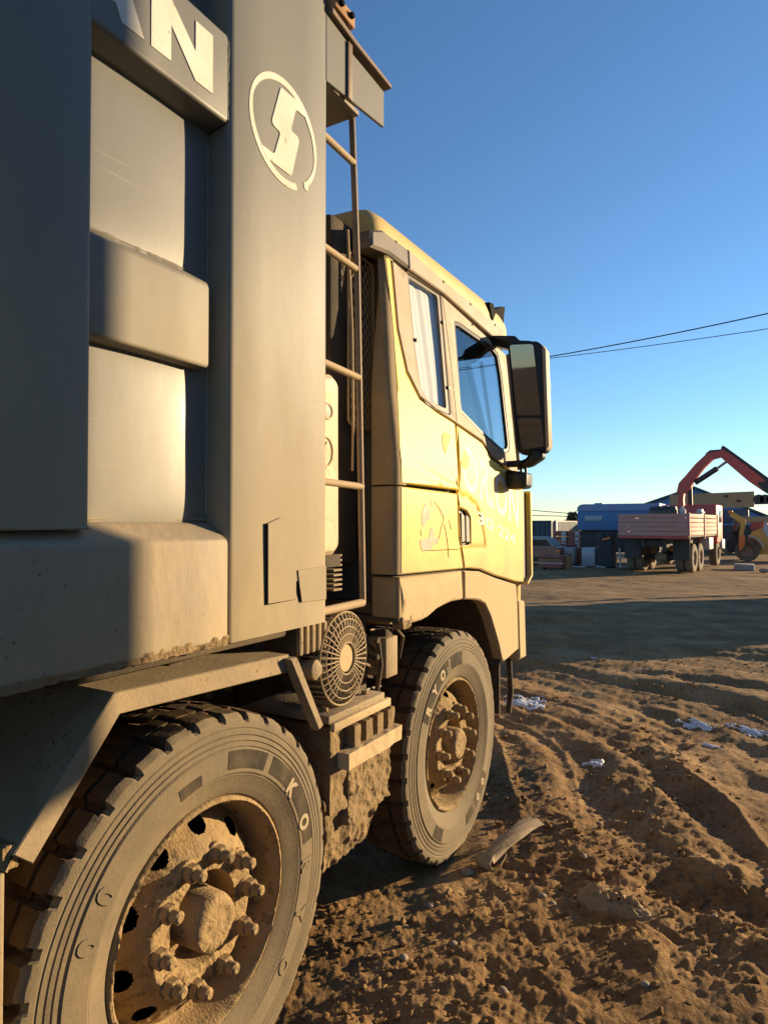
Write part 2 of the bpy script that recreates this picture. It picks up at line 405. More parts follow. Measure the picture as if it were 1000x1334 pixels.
def make_ground():
    rr = [.0]; r = 1.15
    while r < 60: rr.append(r); r *= 1.0056
    while r < 3500: rr.append(r); r *= 1.12
    rr = np.array(rr)
    a0, a1 = YAW - R(38), YAW + R(40)        # finer columns where most is seen; angle from +Y towards -X
    fine = np.arange(a0, a1, .0024); rest = np.linspace(a1, a0 + 2 * math.pi, 90)[:-1]
    aa = np.concatenate([fine, rest]); na = len(aa); nr = len(rr)
    A, RR = np.meshgrid(aa, rr); X = -np.sin(A) * RR; Y = np.cos(A) * RR
    Z = gh(X, Y)
    V = np.stack([X, Y, Z], -1).reshape(-1, 3)
    i = np.arange(nr - 1)[:, None]; j = np.arange(na)[None, :]; j2 = (j + 1) % na
    Fq = np.stack([i * na + j, i * na + j2, (i + 1) * na + j2, (i + 1) * na + j], -1).reshape(-1, 4)[:, ::-1]
    me = bpy.data.meshes.new('ground'); me.vertices.add(len(V)); me.vertices.foreach_set('co', V.ravel())
    me.loops.add(Fq.size); me.loops.foreach_set('vertex_index', Fq.ravel().astype(np.int32))
    me.polygons.add(len(Fq)); me.polygons.foreach_set('loop_start', np.arange(0, Fq.size, 4, dtype=np.int32))
    me.polygons.foreach_set('use_smooth', np.ones(len(Fq), bool)); me.update(calc_edges=True); me.validate()
    m = bpy.data.materials.new('soil'); m.use_nodes = True; n = m.node_tree.nodes; L = m.node_tree.links; b = n['Principled BSDF']
    g = n.new('ShaderNodeNewGeometry'); P = g.outputs['Position']
    def nz(sc, det, rg=.6):
        t = n.new('ShaderNodeTexNoise'); t.inputs['Scale'].default_value = sc; t.inputs['Detail'].default_value = det; t.inputs['Roughness'].default_value = rg
        L.new(P, t.inputs['Vector']); return t.outputs['Fac']
    def ramp(f, stops):
        r_ = n.new('ShaderNodeValToRGB'); L.new(f, r_.inputs[0]); e = r_.color_ramp.elements
        while len(e) < len(stops): e.new(.5)
        for q, (p, c) in zip(e, stops): q.position = p; q.color = (*c, 1)
        return r_.outputs[0]
    c1 = ramp(nz(1.3, 8, .65), [(.30, (.15, .083, .035)), (.5, (.25, .148, .062)), (.72, (.39, .25, .12))])
    c2 = ramp(nz(34, 6, .7), [(.3, (.55, .5, .46)), (.5, (.95, .95, .95)), (.75, (1.3, 1.28, 1.2))])
    mx = n.new('ShaderNodeMix'); mx.data_type = 'RGBA'; mx.blend_type = 'MULTIPLY'; mx.inputs[0].default_value = 1
    L.new(c1, mx.inputs[6]); L.new(c2, mx.inputs[7]); L.new(mx.outputs[2], b.inputs['Base Color'])
    b.inputs['Roughness'].default_value = .95; b.inputs['Specular IOR Level'].default_value = .2
    b1 = n.new('ShaderNodeBump'); b1.inputs['Distance'].default_value = .012; L.new(nz(60, 8, .68), b1.inputs['Height'])
    b2 = n.new('ShaderNodeBump'); b2.inputs['Distance'].default_value = .018; L.new(nz(6, 6, .6), b2.inputs['Height']); L.new(b1.outputs[0], b2.inputs['Normal'])
    L.new(b2.outputs[0], b.inputs['Normal']); me.materials.append(m); MATS['soil'] = m
    o = link('ground', me); o['kind'] = 'structure'; o['label'] = 'rutted brown earth yard with clods and tyre tracks'
    return o
ground = make_ground()

# ================================================================== THE DUMP TRUCK
truck = thing('dump_truck', 'dusty yellow-cabbed four-axle dump truck with grey ribbed tipping body and ladder', 'dump truck', (-2.6, 2.2, 0))

# ---- tipping body
XP, XN, XM, XL, XW = -1.300, -1.306, -1.332, -1.296, -1.388     # post face, top beam, middle beam, lower beam, wall sheet
body = box('dump_body', -3.75, XW, -3.6, 1.86, 1.36, 3.46, 'box_paint', truck, .01)
def dent(y, z): return .004 * (float(fbm(y * 2.2 + 5, z * 2.2, 2, 5)) - .5)
def bulged(y0, y1, z0, z1, b):
    ny, nz_ = 26, 40; V = []; F = []
    for i in range(nz_):
        v = -1 + 2 * i / (nz_ - 1)
        for j in range(ny):
            u = -1 + 2 * j / (ny - 1); y = y0 + (y1 - y0) * (u + 1) / 2; z = z0 + (z1 - z0) * (v + 1) / 2
            V.append((XW + .002 + b * (1 - u * u) * (1 - v ** 6) + .004 * (float(fbm(y * 3, z * 3, 2, 6)) - .5) * (1 - u * u) * (1 - v * v), y, z))
    for i in range(nz_ - 1):
        for j in range(ny - 1): a = i * ny + j; F.append([a, a + 1, a + ny + 1, a + ny])
    return mob('wall_panel', V, F, 'panel_paint', body, 60)
bulged(.945, 1.381, 1.66, 2.14, .013); bulged(.945, 1.381, 2.36, 2.84, .007)
def post(y0, y1, z0, z1, xo, xi, name='post'):
    r = .018; prof = [(xi, y0), (xo - r, y0)] + [(xo - r + r * math.sin(a), y0 + r - r * math.cos(a)) for a in (.5, 1.0, 1.571)]
    prof += [(xo, y0 + (y1 - y0) * t) for t in (.3, .5, .7)]
    prof += [(xo - r + r * math.sin(a), y1 - r + r * math.cos(a)) for a in (1.571, 1.0, .5)] + [(xo - r, y1), (xi, y1)]
    zs = np.linspace(z0, z1, 24); V = []; F = []; K = len(prof)
    for z in zs:
        for i, (x, y) in enumerate(prof): V.append((x + (dent(y, z) if 4 < i < K - 5 else 0), y, z))
    for a in range(len(zs) - 1):
        for i in range(K - 1): F.append([a * K + i, a * K + i + 1, (a + 1) * K + i + 1, (a + 1) * K + i])
    F += [list(range(K))[::-1], [(len(zs) - 1) * K + i for i in range(K)]]
    return mob(name, V, F, 'box_paint', body, 40)
post(1.381, 1.866, 1.335, 3.62, XP, -1.46)
for yb in (.945, -.35, -1.7, -3.05): post(yb - .5, yb, 1.66, 3.44, XP - .004, -1.45)
def beam(prof, y0, y1, m='box_paint', r=.011, rend=.006, name='side_beam'):
    """prof = closed outline in (x,z), rounded corners; runs along y with a softened forward end"""
    p = rnd(prof, r, 4); V = []; F = []; K = len(p); c = (sum(q[0] for q in p) / K, sum(q[1] for q in p) / K)
    st = [(y, 1.0) for y in np.linspace(y0, y1 - rend, 40)] + [(y1 - rend * .3, .965), (y1, .90)]
    for y, s in st:
        for x, z in p:
            dx = .0035 * (float(vnoise(y * 3.1, z * 3, 3)) - .5) if s == 1 else 0
            sx = 1 - (1 - s) * .6; V.append((c[0] + (x - c[0]) * sx + dx, y, c[1] + (z - c[1]) * s))
    for a in range(len(st) - 1):
        for i in range(K): j = (i + 1) % K; F.append([a * K + i, a * K + j, (a + 1) * K + j, (a + 1) * K + i])
    F += [list(range(K))[::-1], [(len(st) - 1) * K + i for i in range(K)]]
    return mob(name, V, F, m, body, 40)
beam([(-1.46, 2.80), (XN, 2.822), (XN, 3.075), (-1.46, 3.11)], -3.5, 1.378)
beam([(-1.46, 2.105), (XM, 2.110), (XM, 2.345), (-1.46, 2.43)], -3.5, 1.334)
beam([(-1.50, 1.34), (XL, 1.345), (XL, 1.628), (-1.372, 1.676), (-1.50, 1.69)], -3.5, 1.376, 'box_dirty')
# weld beads along the joints
def bead(pts, rr=.0045):
    P = []
    for a, b in zip(pts[:-1], pts[1:]):
        a = Vector(a); b = Vector(b); n_ = max(2, int((b - a).length / .012))
        P += [tuple(a + (b - a) * i / n_) for i in range(n_)]
    P.append(tuple(pts[-1])); return tube('weld_bead', P, [rr * (.7 + .6 * random.random()) for _ in P], 'box_paint', body, 6)
bead([(XP - .012, 1.3785, 1.36), (XP - .012, 1.3785, 1.62)]); bead([(XP - .012, 1.379, 2.83), (XP - .010, 1.379, 3.06)])
bead([(XW + .003, .95, 1.684), (XW + .003, 1.375, 1.684)]); bead([(XP - .006, .47, 1.664), (XP - .006, .94, 1.664)])
bead([(XW + .003, .95, 2.384), (XW + .003, 1.325, 2.384)]); bead([(XW + .003, 1.378, 1.70), (XW + .003, 1.378, 2.79)]); bead([(XW + .003, .948, 1.70), (XW + .003, .948, 2.79)])
# letters on the top beam
def letter(polys, xx, name='letter', par=None, m='white_print', th=.0015):
    ds = [platedata(p, xx + .0004 * k, th, .0004) for k, p in enumerate(polys)]; return mob(name, *join(*ds), m, par or body, 30)
zb, zt = 2.868, 3.032; y0, y1, s = 1.103, 1.315, .064
letter([[(y0, zb), (y0 + s, zb), (y0 + s, zb + .095), (y1 - s, zb), (y1, zb), (y1, zt), (y1 - s, zt), (y1 - s, zt - .085), (y0 + s, zt), (y0, zt)]], XN + .0019, th=.004)
ya = .965
letter([[(ya + .052, zb), (ya + .118, zb), (ya + .04, zt), (ya - .03, zt), (ya - .108, zb), (ya - .042, zb), (ya - .028, zb + .035), (ya + .036, zb + .035)]], XN + .0019, th=.004)
# round emblem
cy, cz = 1.628, 2.922; RY, RZ = .170, .170
a0, a1 = R(-42), R(-56)
outer = []; inner = []
ang = np.linspace(a0, a0 + R(346) , 70)
def ringpoly(A, w=1):
    o = [(cy + RY * math.cos(a), cz + RZ * math.sin(a)) for a in A]
    i = [(cy + (RY - (.013 + .010 * abs(math.sin(a + .3)))) * math.cos(a), cz + (RZ - (.013 + .010 * abs(math.sin(a + .3)))) * math.sin(a)) for a in A]
    return o + i[::-1]
ring = ringpoly(np.linspace(R(-48), R(-48) + R(340), 72)); tick = [(1.737, 2.812), (1.752, 2.80), (1.744, 2.783), (1.728, 2.788), (1.724, 2.808)]
glyph = rnd([(1.604, 3.056), (1.722, 3.060), (1.752, 3.028), (1.683, 3.028), (1.655, 2.944), (1.703, 2.942), (1.660, 2.796), (1.536, 2.797), (1.508, 2.826), (1.573, 2.826), (1.603, 2.910), (1.557, 2.915)], [.006, .001, .001, .01, .012, .022, .012, .001, .001, .01, .012, .022], 4)
em = letter([ring, tick, glyph], XP + .0013, 'emblem', th=.004)
# welded cover plate and slit low on the post
py = [onx(u, v, XP) for u, v in ((347, 682), (364, 674), (385, 682), (384, 781), (347, 787))]
plate('cover_plate', py, XP + .006, 'box_paint', body, .012, .002)
tube('plate_gap', [(XP + .0035, py[0][0] - .005, py[0][1]), (XP + .0035, py[4][0] - .004, py[4][1] - .002)], .0035, 'gap', body, 6)
tube('plate_seam', [(XP + .0005, *py[2]), (XP + .0005, py[3][0] + .0025, py[3][1]), (XP + .0005, py[4][0], py[4][1] - .002)], .0016, 'gap', body, 5)
pq = [onx(u, v, XP) for u, v in ((387, 743), (424, 737), (424, 781), (391, 785))]
plate('patch_plate', pq, XP + .0038, 'box_paint', body, .008, .0015)
tube('weld_slit', [(XP + .003, *onx(386, 757, XP)), (XP + .004, *onx(388, 768, XP)), (XP + .003, *onx(391, 784, XP))], [.003, .005, .0035], 'gap', body, 6)
# canopy over the cab
canopy = plate('canopy_cheek', [onx(u, v, XP) for u, v in ((425, 15), (425, 104), (500, 165), (500, 119), (458, 68), (448, 40))], XP, 'box_paint', body, .012, .002)
V, F = boxdata(-3.75, XP - .013, 1.866, 2.09, 3.235, 3.252)
mob('canopy_floor', V, F, 'box_dirty', body)
A = [onx(u, v, XP) for u, v in ((425, 0), (440, 27), (461, 56), (507, 119))]
V, F = platedata([(1.866, 3.47), (2.02, 3.455), (2.29, 3.447), (2.29, 3.462), (2.03, 3.473), (1.866, 3.49)], XP + .020, 2.52, .002)
mob('canopy_flange', V, F, 'rail_steel', body)
box('canopy_bracket', XP - .02, XP + .03, 1.87, 2.00, 3.493, 3.545, 'rust', body, .008)
for yb in (1.90, 1.965): tube('bracket_bolt', [(XP + .025, yb, 3.52), (XP + .042, yb, 3.52)], .011, 'gap', body, 8)
box('canopy_strap', XP + .001, XP + .009, 1.985, 2.012, 3.24, 3.45, 'rail_steel', body, .001)
# ladder hanging beside the front wall
XR = -1.352
ladder = empty('ladder', truck, (XR, 2.05, 1.35))
tube('ladder_rail', [(XR, 2.083, 3.53), (XR, 2.14, 2.7), (XR, 2.185, 1.365)], .0125, 'rail_steel', ladder, 12)
tube('ladder_rail', [(XR, 1.84, 3.46), (XR, 1.84, 1.365)], .0125, 'rail_steel', ladder, 12)
for v1, v2 in (((425, 178), (460, 212)), ((425, 322), (463, 350)), ((425, 472), (467, 492)), ((425, 627), (471, 634)), ((425, 796), (472, 785))):
    a = onx(*v1, XR); b = onx(*v2, XR); tube('rung', [(XR, 1.84, a[1]), (XR, b[0], b[1])], .0135 if v1[1] < 700 else .016, 'rung_steel', ladder, 12)
tube('hanging_cable', [(-1.50, 2.30, 2.92), (-1.50, 2.335, 2.5), (-1.50, 2.345, 2.1), (-1.50, 2.34, 1.9)], .006, 'rung_steel', truck, 8)
# grab handle / frame front wall of body
box('front_wall_rib', -1.60, -1.40, 1.862, 1.90, 1.36, 3.3, 'box_paint', body, .006)

# ---- air intake tower with wire screen behind the cab
intake = box('intake_tower', -2.05, -1.585, 2.30, 2.52, 1.5, 3.02, 'under', truck, .02)
mA = onx(456, 326, -1.56); mB = onx(487, 560, -1.56)
y0m, y1m, z0m, z1m = 2.40, onx(487, 400, -1.56)[0], mB[1], mA[1]
fr = rnd([(y0m, z0m), (y1m, z0m), (y1m - .01, z1m), (y0m, z1m)], .035, 5)
scr = tube('screen_frame', [(-1.56, y, z) for y, z in fr], .0065, 'rung_steel', intake, 8, True)
for k in range(-6, 26):
    for sgn in (1, -1):
        za = z0m + k * .052; zb_ = za + sgn * (y1m - y0m) * 1.25
        pts = []
        for t in np.linspace(0, 1, 12):
            y = y0m + (y1m - y0m - .008) * t; z = za + (zb_ - za) * t
            if z0m < z < z1m: pts.append((-1.56, y, z))
        if len(pts) > 2: tube('screen_wire', [pts[0], pts[-1]], .0022, 'rung_steel', intake, 5)

# ---- pale reservoir behind the ladder
tk = [onx(u, v, -1.47) for u, v in ((405, 486), (436, 487), (443.5, 500), (444, 712), (438, 723), (405, 728))]
tank = plate('fluid_tank', rnd(tk, [.01, .03, .03, .03, .03, .01], 5), -1.47, 'tank_plastic', truck, .25, .02, grid=.06)
ca = onx(423, 536, -1.465)
tube('cap', [(-1.49, ca[0], ca[1]), (-1.452, ca[0], ca[1])], .034, 'black_plastic', tank, 16)
tube('cap_rim', [(-1.453, ca[0] + .030 * math.cos(a), ca[1] + .030 * math.sin(a)) for a in np.linspace(0, 6.283, 21)[:-1]], .006, 'tank_plastic', tank, 6, True)
cb = onx(425, 588, -1.465)
tube('moulded_symbol', [(-1.4685, cb[0] + .047 * math.cos(a), cb[1] + .058 * math.sin(a)) for a in np.linspace(0, 6.283, 25)[:-1]], .004, 'tank_plastic', tank, 6, True)
plate('moulded_flame', [(cb[0] - .02, cb[1] - .035), (cb[0] + .018, cb[1] - .03), (cb[0] + .028, cb[1]), (cb[0] + .012, cb[1] + .012), (cb[0] + .008, cb[1] + .042), (cb[0] - .014, cb[1] + .01), (cb[0] - .025, cb[1] - .01)], -1.466, 'tank_plastic', tank, .006, .002)
box('tank_bracket', -1.62, -1.48, 2.08, 2.22, 1.50, 1.55, 'under', tank, .004)
V, F = join(*[boxdata(-1.60, -1.50, 2.2, 2.26, 1.40 + .02 * k, 1.408 + .02 * k) for k in range(8)])
mob('cooling_fins', V, F, 'steel_dusty', tank)

# ---- cab
def xs(z): return -1.36 - .125 * max(0.0, min(1.25, (z - 1.95) / 1.05)) ** 1.15
def cp(u, v):
    x = -1.4
    for _ in range(12):
        y, z = onx(u, v, x); x = xs(z)
    return (y, z)
def cpl(L): return [cp(u, v) for u, v in L]
cab = box('cab', -3.72, -1.40, 2.60, 4.22, 1.31, 2.10, 'interior', truck, .02)      # inner shell below the windows
XC = lambda off: (lambda z: xs(z) + off)
# yellow panels
A_ = cpl([(502, 333), (508.5, 337), (517, 430), (529, 485), (546, 519), (570, 537.5), (592.5, 551.5), (595.2, 638.5), (523, 629.8), (520, 580), (512, 430)])
def crease(y, z):
    ya, za = cp(532, 598); yb, zb_ = cp(595, 633)
    zl = za + (zb_ - za) * (y - ya) / (yb - ya); t = (z - zl); k = max(0, min(1, (y - ya + .03) / .35))
    return k * .012 * (0 if t > .01 else (1 if t < -.012 else (.01 - t) / .022)) 
plate('quarter_panel', A_, XC(0), 'yellow', cab, .02, .006, grid=.022, rel=crease)
B_ = cpl([(522.6, 633.5), (595.4, 643.2), (597.4, 700), (603.4, 740.6), (522, 748.5)])
plate('lower_quarter_panel', B_, XC(0), 'yellow', cab, .02, .006, grid=.08)
hy = cpl([(597, 659), (608.5, 665), (612.8, 674), (613.6, 708), (611, 711), (598.6, 712)])
Cc = cpl([(596, 554.3), (628, 577), (640, 597.5), (659, 611.5), (680.6, 632), (681.8, 758.6), (672, 757.5), (645, 749.5), (626, 741.5), (612, 740), (605, 740.4), (599.2, 700), (597.6, 642)])
rec = cpl([(598, 643), (612, 650), (621, 659), (626, 673), (631, 700), (631.5, 711), (629, 713), (600, 714)])
def groove(y, z):
    d = 9
    for i in range(len(rec) - 1):
        a = Vector(rec[i]); b = Vector(rec[i + 1]); p = Vector((y, z)); ab = b - a
        t = max(0, min(1, (p - a).dot(ab) / ab.length_squared)); d = min(d, (a + ab * t - p).length)
    k = -.012 * math.exp(-(d / .011) ** 2)
    return k
plate('door_panel', Cc, XC(.001), 'yellow', cab, .02, .007, holes=[inset(hy, -.004)], grid=.0165, rel=groove)
# belt line crease under the recess
tube('panel_seam', [(xs(1.6) + .0005, *cp(550, 717.5)), (xs(1.6) + .0015, *cp(597, 715.5))], .0016, 'gap', cab, 5)
# handle
hb = plate('door_handle', hy, XC(-.022), 'black_plastic_clean', cab, .03, .004)
for (u0, u1) in ((601.5, 606), (607.5, 612)):
    q = cpl([(u0, 667 + (u0 - 600) * .4), (u1, 669 + (u1 - 600) * .4), (u1 + .8, 706), (u0 + .6, 707)])
    plate('handle_slot', rnd(q, .012, 4), XC(-.004), 'black_plastic', hb, .018, .003)
# grey surround of the windows
G_ = cpl([(503, 333.5), (527, 353), (575, 385), (646, 450), (659, 463), (675.5, 622), (660, 608.5), (641, 594.5), (628, 574), (595, 551.5), (570, 534.8), (546.8, 516.3), (530.2, 482.6), (518.4, 428), (510, 336)])
RW = cpl([(529.5, 353), (573, 383), (586, 541), (556, 527.5), (546, 511), (538.5, 458)])
DW = cpl([(590.5, 418), (597, 420), (640, 450.5), (648, 461), (653, 490), (663, 582), (661, 589), (655, 589), (628, 566), (600, 537), (598, 526)])
plate('window_surround', G_, XC(.003), 'trim_grey', cab, .025, .004, holes=[rnd(RW, .02, 4), rnd(DW, .025, 4)], grid=.09)
fRW = rnd(RW, .02, 4); iRW = rnd(cpl([(532.5, 362), (569.5, 385.5), (581.5, 532), (559, 521.5), (549.5, 506.5), (541.5, 450)]), .02, 4)
plate('rear_window_frame', inset(fRW if area(fRW) > 0 else fRW[::-1], .002), XC(-.002), 'trim_dark', cab, .02, .003, holes=[iRW])
gw = plate('rear_window', inset(iRW if area(iRW) > 0 else iRW[::-1], -.004), XC(-.009), 'curtained_glass', cab, .004, .0005)
fDW = rnd(DW, .025, 4)
if area(fDW) < 0: fDW = fDW[::-1]
plate('door_window_frame', inset(fDW, .001), XC(0), 'black_plastic_clean', cab, .02, .002, holes=[inset(fDW, .022)])
plate('door_window', inset(fDW, .020), XC(-.012), 'window_glass', cab, .004, .0005)
# door seam between the two windows, screws
s1 = [cp(575, 384), cp(586, 470), cp(594, 549)]
tube('door_seam', [(xs(z) + .0022, y, z) for y, z in s1], .003, 'gap', cab, 6)
for u, v in ((541, 443), (576, 420), (583, 505)):
    y, z = cp(u, v); tube('window_clip', [(xs(z) - .004, y, z), (xs(z) + .010, y, z)], .009, 'black_plastic', cab, 10)
for u, v in ((614, 423), (622, 428)):
    y, z = cp(u, v); tube('screw', [(xs(z), y, z), (xs(z) + .0055, y, z)], .007, 'gap', cab, 8)
# curtains
def curtain(poly, y0, y1, z0, z1, off, name):
    V = []; F = []; n = 60; mlev = 6
    for a in range(mlev):
        z = z0 + (z1 - z0) * a / (mlev - 1)
        for i in range(n): y = y0 + (y1 - y0) * i / (n - 1); V.append((xs(z) - off + .0016 * math.sin(i * .75 + .3 * a) + .003 * math.sin(i * .31), y, z))
    for a in range(mlev - 1):
        for i in range(n - 1): F.append([a * n + i, a * n + i + 1, (a + 1) * n + i + 1, (a + 1) * n + i])
    return mob(name, V, F, 'curtain', cab, 180)
curtain(None, 2.60, 3.12, 2.18, 2.92, .032, 'curtain')
curtain(None, 3.14, 3.36, 2.18, 2.86, .06, 'curtain')
# drip rail
rt = [(492, 301), (526, 325), (573, 366), (652, 430)]; rb = [(652, 452), (575, 383.5), (527.5, 351), (502, 331.5), (494, 325)]
RA = cpl(rt + rb)
zr0 = min(p[1] for p in RA)
plate('drip_rail', cpl([(527, 325.5), (573, 365.5), (652, 429.5), (653, 452), (575, 383.5), (528.5, 351)]), XC(.022), 'trim_grey', cab, .05, .006, grid=.1)
plate('rail_corner', cpl([(478, 300), (494, 300.5), (526.2, 325), (527.6, 350.4), (502, 331.5), (478, 322)]), XC(.024), 'trim_dark', cab, .10, .012)
for u, v in ((510, 316.5), (572.5, 368), (608, 397), (640, 424)):
    y, z = cp(u, v); tube('screw', [(xs(z) + .02, y, z), (xs(z) + .0245, y, z)], .008, 'gap', cab, 8)
# roof
z_top, z_rail = 3.15, 2.98
def roofprof(off):
    pass
V = []; F = []
ysec = [(2.50, .10), (2.515, .05), (2.55, .012), (2.62, 0), (3.2, 0), (3.9, .0), (4.15, .012), (4.28, .05), (4.34, .12)]
pr = [(-1.478, 2.94), (-1.480, 3.02), (-1.492, 3.07), (-1.515, 3.105), (-1.55, 3.13), (-1.62, 3.145), (-2.0, 3.158), (-2.6, 3.165)]
pr = pr + [(-5.2 - x, z) for x, z in pr[::-1][1:]]
K = len(pr)
for y, k in ysec:
    for x, z in pr: V.append((-2.6 + (x + 2.6) * (1 - k * .25), y, 2.94 + (z - 2.94) * (1 - k * 2.2) - .02 * max(0, y - 3.9)))
for a in range(len(ysec) - 1):
    for i in range(K - 1): F.append([a * K + i, (a + 1) * K + i, (a + 1) * K + i + 1, a * K + i + 1])
F += [list(range(K)), [(len(ysec) - 1) * K + i for i in range(K)][::-1]]
mob('roof', V, F, 'yellow_roof', cab, 50)
box('roof_lining', -3.68, -1.52, 2.60, 4.2, 2.925, 2.945, 'interior', cab, .003)
# rear corner column and back wall
def column(z0, z1, y0, y1, m, name):
    V = []; F = []; zs = np.linspace(z0, z1, 14)
    for z in zs:
        xo = xs(z) - .002; yy = y0 if z < 2.3 else y0 + (z - 2.3) / .7 * .09
        pts = [(xo, y1), (xo - .001, yy + .035), (xo - .010, yy + .012), (xo - .030, yy), (-1.492, yy + .008), (-1.497, yy + .03), (-1.497, y1)]
        for x, y in pts: V.append((x, y, z))
    K = 7
    for a in range(len(zs) - 1):
        for i in range(K): j = (i + 1) % K; F.append([a * K + i, (a + 1) * K + i, (a + 1) * K + j, a * K + j])
    F += [list(range(K)), [(len(zs) - 1) * K + i for i in range(K)][::-1]]
    return mob(name, V, F, m, cab, 50)
yc = cp(521, 632)[0]
column(1.846, 2.94, yc - .03, yc + .06, 'cab_back_shade', 'rear_corner'); column(1.452, 1.838, yc - .03, yc + .06, 'cab_back_shade', 'rear_corner')
box('back_wall', -3.70, -1.50, 2.665, 2.70, 1.2, 2.95, 'cab_back_shade', cab, .01)
tube('wall_pipe', [(-1.52, 2.60, 2.2), (-1.525, 2.60, 1.84)], .006, 'under', cab, 6)
# far side, front and windscreen
def mir(d): return [(-5.2 - x, y, z) for x, y, z in d[0]], [f[::-1] for f in d[1]]
mob('window_surround', *mir(platedata(G_, XC(.003), .025, .004, [rnd(RW, .02, 4), rnd(DW, .025, 4)], .09)), 'trim_grey', cab, 40)
mob('door_panel', *mir(platedata(cpl([(502, 333), (508.5, 337), (517, 430), (529, 485), (546, 519), (592.5, 551.5), (628, 577), (659, 611), (680.6, 632), (681.8, 758), (626, 741), (522, 748.5), (520, 580)]), XC(0), .02, .006)), 'yellow', cab, 40)
zwb = 2.02
V = [(-1.42, 4.27, zwb), (-3.78, 4.27, zwb), (-3.68, 4.20, 2.93), (-1.52, 4.20, 2.93)]; V += [(x, y - .006, z) for x, y, z in V]
mob('windscreen', V, [[0, 1, 2, 3], [7, 6, 5, 4], [0, 4, 5, 1], [2, 6, 7, 3], [1, 5, 6, 2], [0, 3, 7, 4]], 'window_glass', cab, 0)
box('front_panel', -3.80, -1.40, 4.225, 4.30, 1.05, 2.02, 'yellow', cab, .02)
box('steering_column', -1.95, -1.85, 3.75, 4.1, 2.05, 2.25, 'interior', cab, .01)
for xa, xb in ((-2.05, -1.55), (-3.6, -3.1)):
    box('seat', xa, xb, 3.2, 3.7, 2.0, 2.14, 'interior', cab, .04); box('seat_back', xa, xb, 3.10, 3.24, 2.1, 2.62, 'interior', cab, .04); box('headrest', xa + .12, xb - .12, 3.12, 3.22, 2.64, 2.82, 'interior', cab, .03)
# front corner deflector
dq = cpl([(683.2, 640), (689, 642), (691, 750), (685, 761), (683.4, 760)])
V, F = platedata(dq, XC(-.02), .06, .004); mob('corner_deflector', V, F, 'black_plastic', cab, 40)
dq2 = cpl([(688.2, 640), (690, 642), (691.8, 750), (686, 761), (684.8, 759), (689.8, 749)])
V, F = platedata(dq2, XC(.012), .05, .002); mob('deflector_edge', V, F, 'yellow', cab, 40)
# sun visor end
vy = cpl([(643, 404), (652, 399), (656.5, 400), (657.5, 425), (660, 448), (660, 462), (651, 452), (648, 430)])
plate('sun_visor', vy, -1.50, 'black_matte', cab, .9, .004)
plate('visor_bracket', cpl([(632, 394), (637, 396), (642, 408), (640, 418), (637, 412)]), -1.47, 'black_matte', cab, .04, .003)
# mirror assembly
mir_ = empty('mirror', truck, (-1.30, 3.92, 2.5))
ym0, ym1 = 3.88, 3.96; shr = lambda V: [(x, y + .19 * (x + 1.21) - .12 * (z - 2.5), z) for x, y, z in V]
def rbox(name, poly, y0, y1, m, par, ch=.012):
    '''rounded outline in (x,z), swept along y with softened rims'''
    if area(poly) < 0: poly = poly[::-1]
    i_ = inset(poly, ch); n = len(poly); V = []; F = []
    for y, P in ((y0, i_), (y0 + ch * .6, poly), (y1 - ch, poly), (y1, i_)):
        V += [(x, y, z) for x, z in P]
    for k in range(3):
        for i in range(n): j = (i + 1) % n; F.append([k * n + i, k * n + j, (k + 1) * n + j, (k + 1) * n + i])
    F += [list(range(n))[::-1], [3 * n + i for i in range(n)]]
    if name in ('mirror_housing', 'lit_edge'): V = shr(V)
    return mob(name, V, F, m, par, 45)
def my(u, v): return ony(u, v, ym0)
hs = rnd([my(664.5, 452), my(672, 447), my(702, 445), (-1.112, my(707, 455)[1]), (-1.116, my(712, 580)[1]), my(707, 588), my(677, 592), my(671, 586)], .025, 4)
mh = rbox('mirror_housing', hs, ym0, ym1, 'black_plastic_clean', mir_, .014)
def pane(L): 
    P = rnd([my(*p) for p in L], .018, 4)
    V, F = prism_xz(P if area(P) > 0 else P[::-1], ym0 - .004, ym0 + .004); return shr(V), F
mob('mirror_glass', *pane([(667.5, 452), (696, 449.5), (702.5, 540), (673, 541)]), 'mirror_glass', mir_, 30)
mob('mirror_glass', *pane([(673, 544.5), (702.8, 543.5), (705.5, 580), (678, 585.5)]), 'mirror_glass', mir_, 30)
rbox('lit_edge', [(-1.124, my(704, 450)[1]), (-1.106, my(704, 456)[1]), (-1.108, my(712, 580)[1]), (-1.126, my(712, 585)[1])], ym0 - .003, ym1 + .004, 'trim_grey', mir_, .006)  # pale strip painted as the sunlit edge of the black housing
pA = ony(700, 447, 3.92); pB = ony(639, 446, 3.92)
rbox('upper_arm', rnd([ony(637, 440, 3.92), ony(641, 437.5, 3.92), ony(672, 438, 3.92), ony(676, 444, 3.92), ony(693, 444.5, 3.92), ony(694, 452, 3.92), ony(668, 456, 3.92), ony(641, 450, 3.92)], .012, 3), 3.90, 3.99, 'black_plastic_clean', mir_, .01)
rbox('lower_arm', rnd([ony(674, 606, 3.92), ony(680, 600, 3.92), ony(689, 596, 3.92), ony(690, 588, 3.92), ony(702, 587, 3.92), ony(703, 590, 3.92), ony(708, 590, 3.92), ony(707, 597, 3.92), ony(692, 607, 3.92), ony(676, 611, 3.92)], .010, 3), 3.90, 3.98, 'black_plastic_clean', mir_, .01)
rbox('lower_mirror', rnd([ony(660.5, 612, 3.88), ony(688, 616, 3.88), ony(687.5, 633, 3.88), ony(684, 636, 3.88), ony(665, 638, 3.88), ony(661.5, 634, 3.88)], .016, 4), 3.84, 3.98, 'black_plastic_clean', mir_, .018)
a = ony(661, 462, 3.96); b = ony(676, 612, 3.96)
